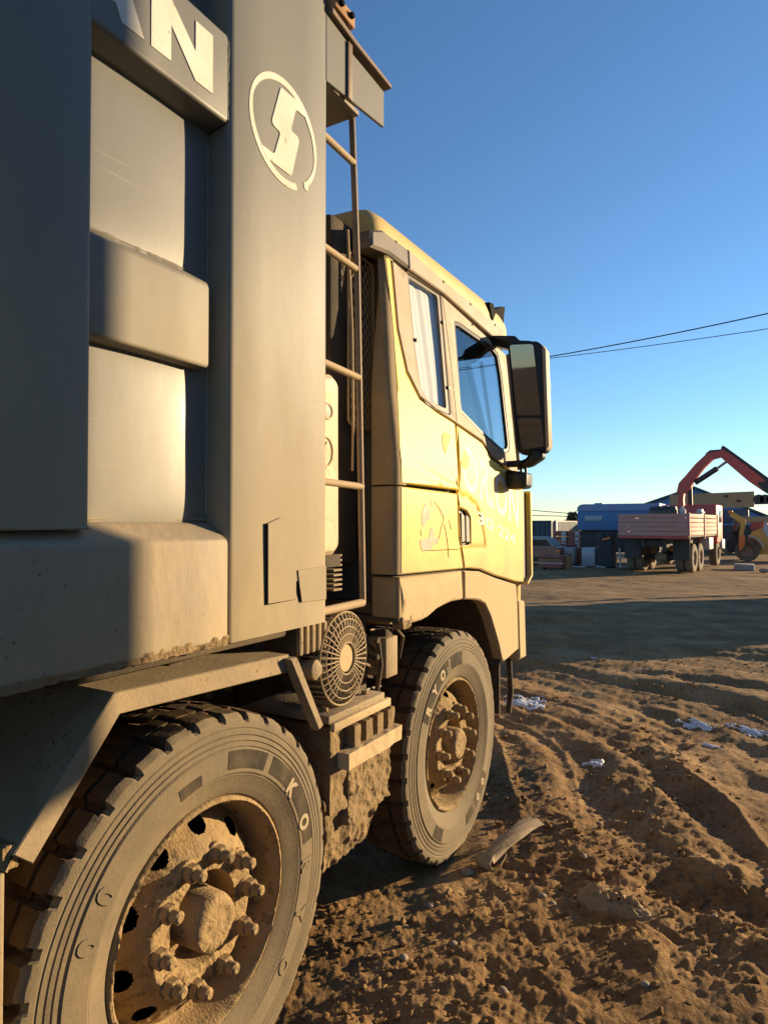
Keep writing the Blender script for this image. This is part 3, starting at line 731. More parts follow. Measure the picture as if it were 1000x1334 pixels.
tube('mirror_tube', [(a[0], 3.96, a[1]), (b[0], 3.96, b[1])], .012, 'trim_grey', mir_, 10)
for u, v in ((678, 612), (684, 612)): a = ony(u, v, 3.92); tube('bracket_stem', [(a[0], 3.93, a[1] + .03), (a[0], 3.93, a[1] - .04)], .009, 'black_plastic_clean', mir_, 8)
c_ = ony(706, 505, 4.10)
V = []; F = []; n = 24
for x_, k in ((0, 1), (.02, .96), (.05, .7), (.06, .1)):
    for a in range(n): V.append((c_[0] + .055 * k * math.cos(a * 2 * math.pi / n), 4.09 + x_, c_[1] + .105 * k * math.sin(a * 2 * math.pi / n)))
for k in range(3):
    for a in range(n): b = (a + 1) % n; F.append([k * n + a, k * n + b, (k + 1) * n + b, (k + 1) * n + a])
F += [list(range(n)), [3 * n + a for a in range(n)][::-1]]
mob('wide_angle_mirror', V, F, 'trim_grey', mir_, 40)
tube('mirror_stay', [(-1.15, 3.97, c_[1]), (c_[0], 4.11, c_[1])], .009, 'black_plastic_clean', mir_, 8)
box('arm_foot', -1.475, ony(641, 444, 3.92)[0] + .02, 3.92, 3.97, ony(641, 450, 3.92)[1], ony(641, 439, 3.92)[1], 'black_plastic_clean', mir_, .008)
box('arm_foot', -1.43, ony(676, 608, 3.92)[0] + .02, 3.92, 3.97, 2.03, 2.07, 'black_plastic_clean', mir_, .008)
# ghost lettering
def fit_text(s, y0, y1, zb0, zb1, zt0, zt1, m, name, bold=.0, off=.0021):
    A, F = textdata(s, bold); A = A / A.max(0); P = []
    for a, b in A:
        y = y0 + (y1 - y0) * a; lo = zb0 + (zb1 - zb0) * a; hi = zt0 + (zt1 - zt0) * a; z = lo + (hi - lo) * b
        P.append((xs(z) + off, y, z))
    return mob(name, *solid(P, F, .0015), m, cab, 0)
fit_text('ORION', 3.19, 4.12, 1.868, 1.645, 2.118, 1.895, 'ghost_letter', 'door_lettering', .02)
a = cp(621, 672); b = cp(672, 704)
dz_ = (b[1] - a[1]); ym = a[0] + .38 * (b[0] - a[0]); yn = a[0] + .50 * (b[0] - a[0])
fit_text('30', a[0], ym, a[1] - .035, a[1] - .035 + .38 * dz_, a[1] + .03, a[1] + .03 + .38 * dz_, 'ghost_letter', 'door_number', .02)
fit_text('224', yn, b[0] - .02, a[1] - .035 + .5 * dz_, b[1] - .03, a[1] + .03 + .5 * dz_, b[1] + .035, 'ghost_letter', 'door_number', .02)
sw = cpl([(575, 567), (578, 562.5), (584, 565), (606, 586), (610, 597), (609.5, 608), (606, 612), (600, 609), (578, 589), (575.5, 578)])
swr = rnd(sw, .03, 4)
for part_u, lo in ((0, 1), (1, 0)):
    pass
seam_y = cp(595.5, 590)[0]
lo_ = [p for p in swr if p[0] < seam_y - .003]; hi_ = [p for p in swr if p[0] > seam_y + .004]
plate('swoosh', lo_, XC(.0022), 'ghost_orange', cab, .0014, .0003, grid=.05); plate('swoosh', hi_, XC(.0032), 'ghost_orange', cab, .0014, .0003, grid=.05)
# torn remains of a decal on the lower panel
def dpx(L): return [cp(515 + u * .135, 640 + v * .135) for u, v in L]
for L_ in ([(250, 210), (280, 120), (300, 110), (330, 200), (335, 260), (300, 285), (285, 330), (262, 345), (248, 290)], [(335, 85), (352, 80), (365, 130), (350, 155)], [(235, 470), (290, 455), (320, 455), (335, 360), (350, 345), (375, 400), (360, 440), (415, 455), (395, 500), (350, 535), (340, 570), (250, 575), (238, 530)], [(425, 185), (445, 180), (452, 225), (440, 242)]):
    plate('decal_remnant', rnd(dpx(L_), .008, 2), XC(.0016), 'decal_grey', cab, .001, .0003)
for L_ in ([(365, 95), (410, 150), (455, 230), (462, 280), (440, 340), (425, 420), (400, 500)], [(465, 320), (485, 400), (500, 500), (510, 640)], [(240, 370), (245, 430)], [(515, 280), (535, 370)]):
    tube('decal_line', [(xs(z) + .0012, y, z) for y, z in dpx(L_)], .0016, 'decal_grey', cab, 5)

# ---- mudguard of the leading axle and bumper corner
def xb(z): return -1.352 - .02 * max(0, (1.32 - z))
def fp(u, v): return onx(u, v, -1.355)
arch_u = [(655, 860), (650.5, 840), (645, 822), (639, 803), (631.5, 787), (625, 782.5), (618, 781), (604.5, 780.6)]
arch_r = [(602.8, 780.8), (590, 783), (580, 787.5), (570, 793), (559, 803), (550, 808), (536, 812), (522.5, 810)]
F1 = [fp(*p) for p in [(522.3, 752), (560, 748.5), (602.3, 744)] + arch_r]
F2 = [fp(*p) for p in [(604, 743.6), (624, 744.4), (645, 753), (671.6, 761.5), (673.5, 781), (676.4, 846), (658.5, 862)] + arch_u]
def fbulge(y, z): return .030 * math.exp(-((z - 1.36) / .10) ** 2) * 0 + (-.02 * max(0, (z - 1.36) / .09) if z > 1.36 else 0)
fender = plate('wheel_mudguard', F1, xb, 'fender', truck, .06, .010, grid=.03, rel=lambda y, z: fbulge(y, z) + .004 * (float(fbm(y * 14, z * 14, 3, 9)) - .5))
plate('bumper_side', F2, lambda z: xb(z) + .001, 'fender', fender, .06, .008, grid=.04)
V, F = boxdata(-1.50, -1.372, yc - .012, yc + .03, fp(522, 810)[1] + .01, fp(522, 752)[1], .012); mob('mudguard_back', V, F, 'cab_back_shade', fender)
bc = [fp(*p) for p in ((675.2, 781), (684, 783), (686, 856), (677.4, 860))]
plate('bumper_corner', bc, -1.357, 'fender', fender, .3, .012)
# dark liner inside the arch
arc = []
V = []; F = []
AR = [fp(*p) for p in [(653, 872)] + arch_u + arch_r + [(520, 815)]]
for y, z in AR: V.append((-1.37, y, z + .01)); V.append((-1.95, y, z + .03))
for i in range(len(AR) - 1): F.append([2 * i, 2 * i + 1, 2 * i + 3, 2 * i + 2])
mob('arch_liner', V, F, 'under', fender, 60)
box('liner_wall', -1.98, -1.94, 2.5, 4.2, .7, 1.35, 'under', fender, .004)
tube('front_pipe', [(-1.45, 4.18, .80), (-1.45, 4.22, .55), (-1.46, 4.2, .42)], .02, 'under', fender, 8)
box('front_flap', -1.75, -1.40, 3.86, 3.875, .50, .88, 'under', fender, .002)

# ---- chassis and running gear in the shade
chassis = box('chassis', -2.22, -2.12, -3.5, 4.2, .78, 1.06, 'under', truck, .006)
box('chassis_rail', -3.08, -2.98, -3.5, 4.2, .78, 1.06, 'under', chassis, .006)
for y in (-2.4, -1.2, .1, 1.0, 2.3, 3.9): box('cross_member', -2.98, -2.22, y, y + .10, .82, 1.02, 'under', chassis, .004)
box('sub_frame', -3.0, -2.2, -3.5, 1.8, 1.062, 1.34, 'under', chassis, .006)
for yy in (W1Y, W2Y):
    tube('axle', [(-3.6, yy, .50), (-3.2, yy, .44), (-2.6, yy, .43), (-2.0, yy, .44), (-1.6, yy, .50)], .075, 'under', chassis, 10)
    for xx in (-2.2, -3.0):
        V, F = join(*[boxdata(xx - .045, xx + .045, yy - .75 + .06 * k, yy + .75 - .06 * k, .62 + .02 * k - .02 * (k > 6), .636 + .02 * k) for k in range(6)])
        mob('leaf_spring', V, F, 'under', chassis)
box('engine_block', -2.95, -2.25, 2.4, 3.9, .7, 1.2, 'under', chassis, .05)
# bracket with hoses between air cleaner and wheel
br = box('frame_bracket', -1.62, -1.44, *sorted((onx(503, 850, -1.44)[0], onx(518, 850, -1.44)[0])), onx(510, 882, -1.44)[1], onx(510, 830, -1.44)[1], 'steel_dusty', chassis, .006)
tube('hose', [(-1.45, 2.62, 1.20), (-1.44, 2.68, 1.15), (-1.5, 2.74, 1.0), (-1.6, 2.8, .9)], .009, 'under', chassis, 8)
tube('hose', [(-1.47, 2.50, 1.17), (-1.43, 2.46, 1.06), (-1.46, 2.47, .92), (-1.6, 2.5, .8)], .011, 'under', chassis, 8)
tube('bracket_rod', [(-1.43, 2.37, 1.225), (-1.43, 2.52, 1.215), (-1.43, 2.53, 1.255)], .004, 'steel_dusty', chassis, 6)
for k in range(5):
    z_ = .94 + .055 * k
    tube('air_line', [(-1.50 - .02 * k, 2.30 + .01 * k, z_), (-1.47 - .012 * k, 2.42, z_ + .02), (-1.49, 2.56, z_ - .02 * k), (-1.60, 2.72, z_ - .06)], .0065, ('black_plastic', 'under', 'steel_dusty', 'black_plastic', 'under')[k], chassis, 7)
for k in range(4): tube('frame_bolt', [(-2.13, 2.0 + .12 * k, .92), (-2.10, 2.0 + .12 * k, .92)], .016, 'steel_dusty', chassis, 6)
tube('bracket_stud', [(-1.44, 2.43, 1.10), (-1.425, 2.43, 1.10)], .012, 'under', chassis, 6); tube('bracket_stud', [(-1.44, 2.43, 1.17), (-1.425, 2.43, 1.17)], .012, 'under', chassis, 6)
box('valve_block', -1.6, -1.46, 2.56, 2.64, .99, 1.2, 'under', chassis, .02)
box('side_box', -2.1, -1.52, 2.28, 2.50, .78, 1.25, 'under', chassis, .02)
# grey under-body parts left of the second wheel
tube('air_tank', [(-1.62, -.2, 1.02), (-1.62, .02, 1.02), (-1.62, .50, 1.02), (-1.62, .55, 1.02)], [.10, .15, .15, .10], 'under', chassis, 20)

# ---- round air cleaner with wire guard, ribbed cover
fc = Vector((-1.36, 2.072, 1.166)); ry_, rz_ = .160, .176
def fe(x, k, a): return (x, fc.y + ry_ * k * math.cos(a), fc.z + rz_ * k * math.sin(a))
prof = [(-1.56, .02), (-1.56, .88), (-1.50, .93), (-1.43, .95), (-1.400, .93), (-1.385, .84), (-1.378, .6), (-1.39, .5), (-1.39, .38), (-1.374, .30), (-1.371, .02)]
V = []; F = []; n = 48
for a in range(n):
    for x, k in prof: V.append(fe(x, k, 2 * math.pi * a / n))
Kp = len(prof)
for a in range(n):
    b = (a + 1) % n
    for i in range(Kp - 1): F.append([a * Kp + i, a * Kp + i + 1, b * Kp + i + 1, b * Kp + i])
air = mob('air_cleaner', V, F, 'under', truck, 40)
ds = []
for x, k, t in ((-1.352, .34, .0035), (-1.350, .52, .0028), (-1.350, .68, .0028), (-1.353, .84, .0028), (-1.365, .985, .0038), (-1.45, 1.03, .0035)):
    ds.append(tubedata([fe(x, k, a) for a in np.linspace(0, 2 * math.pi, 49)[:-1]], t, 6, True))
for j in range(40):
    a = 2 * math.pi * j / 40
    ds.append(tubedata([fe(-1.353, .34, a), fe(-1.350, .55, a), fe(-1.352, .82, a), fe(-1.365, .985, a), fe(-1.45, 1.03, a)], .0034, 5))
mob('wire_guard', *join(*ds), 'rung_steel', air, 50)
V, F = platedata([(fc.y + .30 * ry_ * math.cos(a), fc.z + .30 * rz_ * math.sin(a)) for a in np.linspace(0, 6.283, 29)[:-1]], -1.356, .02, .004)
mob('guard_hub', V, F, 'fender', air)
ra = onx(388, 820, -1.37); rb_ = onx(424, 850, -1.37)
rc = box('ribbed_cover', -1.52, -1.385, ra[0], rb_[0] + .01, 1.215, 1.325, 'under', air, .005)
for k in range(5):
    y = ra[0] + .008 + k * (rb_[0] - ra[0]) / 4.6
    box('cover_rib', -1.39, -1.366, y, y + .022, 1.218, 1.322, 'steel_dusty', rc, .008)
lampc = onx(409, 873, -1.37)
tube('marker_lamp', [(-1.44, lampc[0] - .01, lampc[1]), (-1.385, lampc[0], lampc[1]), (-1.365, lampc[0] + .006, lampc[1]), (-1.352, lampc[0] + .006, lampc[1])], [.03, .034, .036, .02], 'steel_dusty', air, 16)
# ---- battery box and step, caked with mud
def lumpy(name, x0, x1, y0, y1, z0, z1, m, par, amp, sub=.014, fr=22, taper=0):
    bm = bmesh.new(); bmesh.ops.create_cube(bm, size=1)
    for v in bm.verts: v.co = ((x0 + x1) / 2 + v.co.x * (x1 - x0), (y0 + y1) / 2 + v.co.y * (y1 - y0), (z0 + z1) / 2 + v.co.z * (z1 - z0))
    cuts = max(3, int(max(x1 - x0, y1 - y0, z1 - z0) / sub))
    bmesh.ops.subdivide_edges(bm, edges=bm.edges[:], cuts=min(cuts, 46), use_grid_fill=True)
    bm.normal_update()
    co = np.array([v.co[:] for v in bm.verts]); no = np.array([v.normal[:] for v in bm.verts])
    f = fbm(co[:, 1] * fr + co[:, 0] * fr * .7, co[:, 2] * fr * .6 + co[:, 0] * fr * .5, 4, 7, .6) - .45
    f2 = fbm(co[:, 1] * fr * .3 + 4, co[:, 2] * fr * .3, 2, 17) - .5
    co = co + no * (amp * (f * 1.6 + f2 * 2.0))[:, None]
    if taper:
        t = (z1 - co[:, 2]) / (z1 - z0); yc_ = (y0 + y1) / 2; co[:, 1] = yc_ + (co[:, 1] - yc_) * (1 - taper * t); co[:, 0] -= .05 * t * t
    for v, c_ in zip(bm.verts, co): v.co = c_
    V, F = bmdata(bm); return mob(name, V, F, m, par, 60)
st = [onx(u, v, -1.34) for u, v in ((432, 925), (498, 905), (515, 955), (430, 1080), (500, 1040))]
step = box('step', -1.70, -1.335, 1.93, 2.33, .955, .985, 'steel_dusty', truck, .006)
box('step_lip', -1.345, -1.322, 1.945, 2.36, .925, .958, 'fender', step, .006)
for k in range(3): tube('step_bolt', [(-1.39, 1.98 + k * .14, .98), (-1.39, 1.98 + k * .14, 1.0)], .014, 'mud', step, 8)
lumpy('battery_box', -1.85, -1.372, 1.99, 2.37, .60, .925, 'mud', step, .010, .01, 40)
lumpy('step_tread', -1.37, -1.315, 2.03, 2.44, .765, .825, 'fender', step, .005)
for k in range(4):
    y = 2.10 + k * .085
    lumpy('tread_stud', -1.375, -1.335, y, y + .045, .83, .905, 'mud', step, .006, .012)
lumpy('caked_mud', -1.70, -1.385, 1.97, 2.40, .36, .66, 'mud', step, .015, .008, 46, .28)
lumpy('caked_mud', -1.44, -1.365, 2.10, 2.42, .53, .76, 'mud', step, .012, .007, 60)

lumpy('mud_crust', -1.33, -1.297, .55, 1.10, 1.333, 1.352, 'mud', body, .006, .012, 60); lumpy('mud_crust', -1.33, -1.297, 1.08, 1.375, 1.334, 1.358, 'mud', body, .008, .008, 60)
fz = fp(522, 811)
lumpy('mud_drip', -1.40, -1.352, fz[0] + .01, fz[0] + .10, fz[1] - .03, fz[1] + .02, 'mud', fender, .010, .006, 60)
# ---- mudguard of the second axle
path = [(1.862, .972), (1.712, 1.238), (1.045, 1.262), (.805, .985), (.788, .955), (.786, .30)]
def mg(path, x0, x1, th, name, m, par, lip=0):
    V = []; F = []
    n = len(path)
    for i, (y, z) in enumerate(path):
        a = Vector(path[max(0, i - 1)]); b = Vector(path[min(n - 1, i + 1)]); t = (b - a).normalized(); nn = Vector((-t.y, t.x))
        if nn.y < 0 and i < 3: nn = -nn
        p = Vector((y, z)); q = p + nn * th * (1 if True else 0)
        V += [(x0, p.x, p.y), (x1, p.x, p.y), (x0, q.x, q.y), (x1, q.x, q.y)]
    for i in range(n - 1):
        k = 4 * i; F += [[k, k + 4, k + 5, k + 1], [k + 2, k + 3, k + 7, k + 6], [k, k + 2, k + 6, k + 4], [k + 1, k + 5, k + 7, k + 3]]
    F += [[0, 1, 3, 2], [4 * n - 4, 4 * n - 2, 4 * n - 1, 4 * n - 3]]
    return mob(name, V, F, m, par, 30)
def dens(path, s=.05):
    o = []
    for a, b in zip(path[:-1], path[1:]):
        a = Vector(a); b = Vector(b); k = max(1, int((b - a).length / s))
        o += [tuple(a + (b - a) * i / k) for i in range(k)]
    return o + [path[-1]]
guard = mg(path[1:5], -1.86, -1.352, .006, 'rear_mudguard', 'steel_dusty', truck)
# outer lip: a band facing outwards
def lipband(path, wd, x, th, name, m):
    up = path; lo = []
    n = len(path)
    for i, (y, z) in enumerate(path):
        a = Vector(path[max(0, i - 1)]); b = Vector(path[min(n - 1, i + 1)]); t = (b - a).normalized(); nn = Vector((-t.y, t.x)); lo.append((y + nn.x * wd, z + nn.y * wd))
    V, F = platedata(up + lo[::-1], x, th, .003); return mob(name, V, F, m, guard, 40)
lipband([(1.715, 1.243), (1.045, 1.268), (.800, .985)], .058, -1.346, .010, 'guard_lip', 'steel_dusty')
V, F = platedata([(1.725, 1.235), (1.685, 1.235), (1.845, .962), (1.875, .972)], -1.318, .035, .004); mob('guard_strut', V, F, 'steel_dusty', guard)
lumpy('mud_crust', -1.80, -1.36, .787, .815, .955, 1.00, 'mud_rim', guard, .008)
box('mud_flap', -1.84, -1.350, .770, .786, .28, .955, 'steel_dusty', guard, .003)
box('guard_stay', -2.1, -1.5, 1.35, 1.40, 1.235, 1.26, 'under', guard, .004)
box('body_gasket', -1.9, -1.36, .9, 1.72, 1.30, 1.345, 'under', guard, .01)

# ------------------------------------------------------------------ wheels
side = [(-.040, .318), (-.026, .328), (-.014, .352), (-.006, .380), (-.0035, .3835), (-.003, .388), (.000, .392), (0, .425), (-.001, .455), (-.0035, .458), (-.0075, .4605), (-.004, .463), (-.005, .474), (-.0095, .4765), (-.0060, .479), (-.008, .490), (-.0125, .4925), (-.009, .495), (-.010, .508), (-.013, .511), (-.011, .515), (-.012, .528), (-.015, .5385), (-.021, .546), (-.030, .5535)]
tread = [(-.040, .556), (-.060, .557), (-.085, .559), (-.0855, .542), (-.098, .542), (-.0985, .560), (-.150, .561)]
halfp = side + tread; full = halfp + [(-.31 - x, r) for x, r in halfp[::-1]]
NL = 34
def lug(i, ph, x, r):
    if r < .536: return x, r
    inner = x < -.155
    p = ph + (.5 * 2 * math.pi / NL if inner else 0) + (.10 if not inner else -.10) * (abs(x + .155) - .12)
    f = (p * NL / (2 * math.pi)) % 1.0
    edge = min(abs(x), abs(-.31 - x))
    wdt = .22 if edge < .06 else .2
    if f < wdt: r = r - (.024 if r > .55 else (.014 if r > .54 else .006)); x = x - (.008 if not inner else -.008) * (edge < .04)
    else: r += .0012 * math.sin(ph * 57.0 + x * 40)
    return x, r
NS = NL * 14
tv, tf = revolve(full, NS, lug)
Kf = len(full); rim_i = len(side) - 1
def makewheel(y, letters):
    org = (WX, y, WZ); O = Vector(org)
    wh = empty('wheel', truck, org); wh.scale = (1.0216,) * 3
    def add(name, V, F, m, sm=40, o=None): return mob(name, [(a + O.x, b + O.y, c + O.z) for a, b, c in V], F, m, wh, sm, org)
    t = add('tyre', tv, tf, ['rubber', 'rubber_tread'], 20)
    idx = []
    for a in range(NS):
        for i in range(Kf - 1): idx.append(1 if len(side) - 1 <= i < Kf - len(side) else 0)
    t.data.polygons.foreach_set('material_index', idx)
    # dished disc wheel
    rp = [(-.050, .322), (-.030, .3215), (-.022, .318), (-.021, .311), (-.027, .305), (-.055, .299), (-.090, .293), (-.120, .287), (-.130, .280)]
    rp += [(-.130 + .092 * t_, .280 - .098 * t_) for t_ in np.linspace(.05, 1, 22)]
    rp += [(-.038 - .004 * t_, .182 - .058 * t_) for t_ in np.linspace(.08, 1, 12)]
    rp += [(-.055, .121), (-.120, .117), (-.130, .110), (-.131, .084), (-.100, .078), (-.012, .075), (.004, .070), (.010, .060), (.012, .046), (.009, .040), (.010, .032), (.011, .024), (.0115, .016), (.012, .008), (.012, .0)]
    nr = 400
    hol = [2 * math.pi * (k + .35) / 10 for k in range(10)]
    cache = {}
    def mudd(i, ph, x, r):
        yy = r * math.cos(ph); zz = r * math.sin(ph)
        if .19 < r < .285:
            for h in hol:
                d = (ph - h + math.pi) % (2 * math.pi) - math.pi
                e = math.hypot(d * .243 / .029, (r - .243) / .021)
                if e < 1: return x - .075, r
        if .005 < r < .312: x += .011 * max(0, float(fbm(yy * 34 + 9, zz * 34, 4, 15, .62)) - .40) * (1.0 if r > .12 else .8)
        return x, r
    rv = np.array([]); V, F = revolve(rp, nr, None)
    A = np.array(V).reshape(nr, len(rp), 3); rr = np.hypot(A[..., 1], A[..., 2]); ph = np.arctan2(A[..., 2], A[..., 1])
    nzv = np.clip(fbm(A[..., 1] * 30 + 9, A[..., 2] * 30, 5, 15, .66) - .36, 0, 1); nz2 = fbm(A[..., 1] * 9, A[..., 2] * 9, 2, 25)
    A[..., 0] += np.where((rr > .004) & (rr < .318), .026 * nzv * (.35 + nz2) * np.where(rr < .07, .5, np.where(rr > .19, .55, 1)), 0)
    Fa = np.array(F); cen = A.reshape(-1, 3)[Fa].mean(1); rc_ = np.hypot(cen[:, 1], cen[:, 2]); pc_ = np.arctan2(cen[:, 2], cen[:, 1]); keep_ = np.ones(len(Fa), bool)
    for h in hol:
        d = (pc_ - h + np.pi) % (2 * np.pi) - np.pi; keep_ &= ~((np.hypot(d * .240 / .031, (rc_ - .240) / .023) < 1) & (cen[:, 0] > -.14))
    F = Fa[keep_].tolist()
    V, Fd = revolve([(-.17, .0), (-.17, .26), (-.19, .285), (-.26, .285)], 48); add('dark_drum', V, Fd, 'gap', 40)  # near-black drum; shade behind the hand holes is put into its colour
    add('rim', A.reshape(-1, 3).tolist(), F, 'mud_rim', 50)
    # nuts with long studs
    for k in range(10):
        a = 2 * math.pi * (k + .1) / 10; yy = .168 * math.cos(a); zz = .168 * math.sin(a); rn = random.uniform(.9, 1.1)
        hexp = [(yy + .025 * math.cos(q), zz + .025 * math.sin(q)) for q in np.linspace(0, 2 * math.pi, 7)[:-1]]
        d = platedata(hexp, -.006, .05, .003); d2 = tubedata([(-.01, yy, zz), (.020 * rn, yy, zz), (.026 * rn, yy, zz)], [.0165, .0165, .010], 10)
        d3 = tubedata([(-.055, yy, zz), (-.036, yy, zz), (-.033, yy, zz)], [.030, .030, .026], 14)
        V, F = join(d, d2, d3); add('wheel_nut', V, F, 'mud_rim', 40)
    # print on the sidewall
    sr = [r for x, r in side]; sx = [x for x, r in side]
    def sx_at(r): return float(np.interp(r, sr, sx))
    for kind, s_, a0, r0, hgt, adv in letters:
        if kind == 'band':
            a1 = adv; n = max(3, int(abs(a1 - a0) / R(2))); V = []; F = []
            for i in range(n + 1):
                a = a0 + (a1 - a0) * i / n
                for j in range(4): r = r0 + hgt * j / 3; V.append((sx_at(r) + .0012, r * math.cos(a), r * math.sin(a)))
            for i in range(n):
                for j in range(3): F.append([i * 4 + j, i * 4 + j + 1, i * 4 + j + 5, i * 4 + j + 4])
            n4 = len(V); V2 = [(x - .001, y_, z_) for x, y_, z_ in V]; V = V + V2; F = F + [[q + n4 for q in f][::-1] for f in F]
            add('sidewall_band', V, F, 'tyre_band', 0)
        else:
            col = s_.split('|')[1] if '|' in s_ else 'tyre_letter'; tx = s_.split('|')[0]
            for k, chh in enumerate(tx):
                A, F = textdata(chh, .055); A = A / A[:, 1].max() * hgt; wdt = A[:, 0].max(); P = []
                for p in A:
                    ph = a0 - k * adv - (p[0] - wdt / 2) / (r0 + hgt / 2); r = r0 + p[1]; P.append((sx_at(r) + .0030, r * math.cos(ph), r * math.sin(ph)))
                add('sidewall_letter', *solid(P, F, .002), col, 0)
    return wh
B = R
w2 = makewheel(W2Y, [('band', '', R(83), .388, .066, R(60)), ('band', '', R(56), .388, .066, R(6)), ('t', 'KO', R(36), .396, .05, R(20)), ('t', 'RYO|rubber', R(-4), .396, .05, R(20)), ('t', '00|rubber', R(159), .39, .058, R(14)),
                     ('band', '', R(108), .392, .03, R(97))])
w1 = makewheel(W1Y, [('band', '', R(152), .392, .064, R(106)), ('band', '', R(103), .392, .064, R(84)), ('t', 'RYO', R(144), .4, .05, R(13.5)), ('t', ':', R(109), .4, .03, R(10)), ('band', '', R(-36), .395, .06, R(-62)), ('t', '00', R(-43), .40, .05, R(12)), ('band', '', R(-64), .395, .055, R(-78)), ('band', '', R(-118), .395, .055, R(-132))])
for wy in (W1Y, W2Y):
    c = copytree(w1, truck, Vector((-5.2 - WX, wy, WZ)) - ORG[truck], math.pi)

# ================================================================== LOOSE THINGS ON THE GROUND
def gz(x, y): return float(gh(x, y))
# plastic scrap curled over itself
def strip(name, cl, wd, th, m, twist=None, label='', cat=''):
    V = []; F = []; n = len(cl)
    for i, p in enumerate(cl):
        p = Vector(p); a = Vector(cl[max(0, i - 1)]); b = Vector(cl[min(n - 1, i + 1)]); t = (b - a).normalized()
        sd = Vector(twist[i] if twist else (0, 1, 0)).normalized(); nn = t.cross(sd).normalized()
        for j in range(7):
            k = (j / 6 - .5); q = p + sd * wd[i] * k + nn * (.012 * (1 - 4 * k * k) + .004 * math.sin(j * 2.1 + i)); V.append(tuple(q))
        for j in range(7):
            k = (j / 6 - .5); q = p + sd * wd[i] * k + nn * (.012 * (1 - 4 * k * k) - th + .004 * math.sin(j * 2.1 + i)); V.append(tuple(q))
    for i in range(n - 1):
        for j in range(6):
            a = i * 14 + j; F += [[a, a + 1, a + 15, a + 14], [a + 7, a + 21, a + 22, a + 8]]
        a = i * 14; F += [[a, a + 14, a + 21, a + 7], [a + 6, a + 13, a + 27, a + 20]]
    F += [[j for j in range(7)] + [13 - j for j in range(7)], [(n - 1) * 14 + j for j in range(7)] + [(n - 1) * 14 + 13 - j for j in range(7)]]
    return tag(mob(name, V, F, m, None, 60), label, cat)
a = onz(634, 1128); b = onz(697, 1085); zz = gz(*a)
A = Vector((a[0], a[1], gz(*a) + .02)); Bv = Vector((b[0], b[1], gz(*b) + .03))
A.z = max(A.z, Bv.z - .05)
cl = []; tw = []; wd = []
d = (Bv - A); up = Vector((0, 0, 1)); side_v = d.cross(up).normalized()
for t in np.linspace(1, 0, 12): cl.append(A + d * t + up * (.02 + .03 * math.sin(t * 2.5))); wd.append(.085 + .02 * t)
for q in np.linspace(.5, 4.6, 12): cl.append(A + up * .004 + Vector((d.x, d.y, 0)).normalized() * (-.035 * math.sin(q) + (.055 * max(0, q - 3.1))) + up * (.02 + .034 * math.cos(q)) - up * .012); wd.append(.085)
tw = [side_v.normalized()] * len(cl)
strip('plastic_scrap', [tuple(p) for p in cl], wd, .006, 'scrap', tw, 'curled pale strip of scrap lying on soil beside the front wheel', 'scrap')
# crumpled rag
def rag():
    c = onz(800, 1178); V = []; F = []; n = 34
    ux = Vector((.32, -.04)); uy = Vector((.06, .17))
    for i in range(n):
        for j in range(n):
            s_, t_ = i / (n - 1) - .5, j / (n - 1) - .5
            p = Vector(c) + ux * s_ + uy * t_ * (1.0 - .9 * max(0, s_ + .1)) + Vector((.02, .015)) * (float(vnoise(i * .3, j * .3, 4)) - .5)
            hgt = .010 + .11 * abs(float(fbm(i * .26, j * .36, 4, 12, .65)) - .5) * 1.6 * (1 - abs(2 * s_) ** 3) * (1 - abs(2 * t_) ** 3) + .035 * max(0, -s_) * (1 - abs(2 * t_) ** 2)
            ee = min(1, 4 * (.5 - max(abs(s_), abs(t_)))); V.append((p.x, p.y, gz(p.x, p.y) * (1 - .5 * ee) + .5 * ee * gz(*c) + hgt * ee - .002))
    N = len(V); V += [(x, y, z - .004) for x, y, z in V]
    for i in range(n - 1):
        for j in range(n - 1): a = i * n + j; F += [[a, a + n, a + n + 1, a + 1], [a + N, a + N + 1, a + N + n + 1, a + N + n]]
    for i in range(n - 1):
        for e in (0, n - 1):
            a = i * n + e; F.append([a, a + N, a + n + N, a + n]); a = e * n + i; F.append([a, a + 1, a + 1 + N, a + N])
    return tag(mob('crumpled_cloth', V, F, 'rag', None, 70), 'crumpled muddy cloth lying flat on open soil', 'cloth')
rag()
# snow remnants
def snow(u, v, lx, ly, label, rot=0.0, sd=0):
    c = onz(u, v); n = 54; V = []; F = []; keep = {}
    for i in range(n):
        for j in range(n):
            s_, t_ = (i / (n - 1) - .5) * 2, (j / (n - 1) - .5) * 2
            x = c[0] + (s_ * lx) * math.cos(rot) - (t_ * ly) * math.sin(rot); y = c[1] + (s_ * lx) * math.sin(rot) + (t_ * ly) * math.cos(rot)
            e = 1 - math.hypot(s_, t_) + 2.6 * (float(fbm(s_ * 2.6 + sd, t_ * 2.6, 4, 33 + sd, .62)) - .53)
            if e > 0: keep[(i, j)] = len(V); V.append((x, y, gz(x, y) + .014 * min(1, e * 2.2) - .004))
    for i in range(n - 1):
        for j in range(n - 1):
            q = [(i, j), (i + 1, j), (i + 1, j + 1), (i, j + 1)]
            if all(k in keep for k in q): F.append([keep[k] for k in q])
    N = len(V); edge = {}
    for f in F:
        for k in range(4): edge[(f[k], f[(k + 1) % 4])] = 1
    V += [(x, y, z - .06) for x, y, z in V]; F2 = [[k + N for k in f][::-1] for f in F]
    for (a, b) in edge:
        if (b, a) not in edge: F2.append([b, a, a + N, b + N])
    return tag(mob('snow_patch', V, F + F2, 'snow', None, 60), label, 'snow', 'old snow lying in the ruts')
snow(682, 913, .20, .22, 'largest white remnant of old snow beside the truck bumper', .2, 1)
snow(905, 936, .16, .10, 'small dirty snow scrap in a rut away from the truck', -.5, 2)
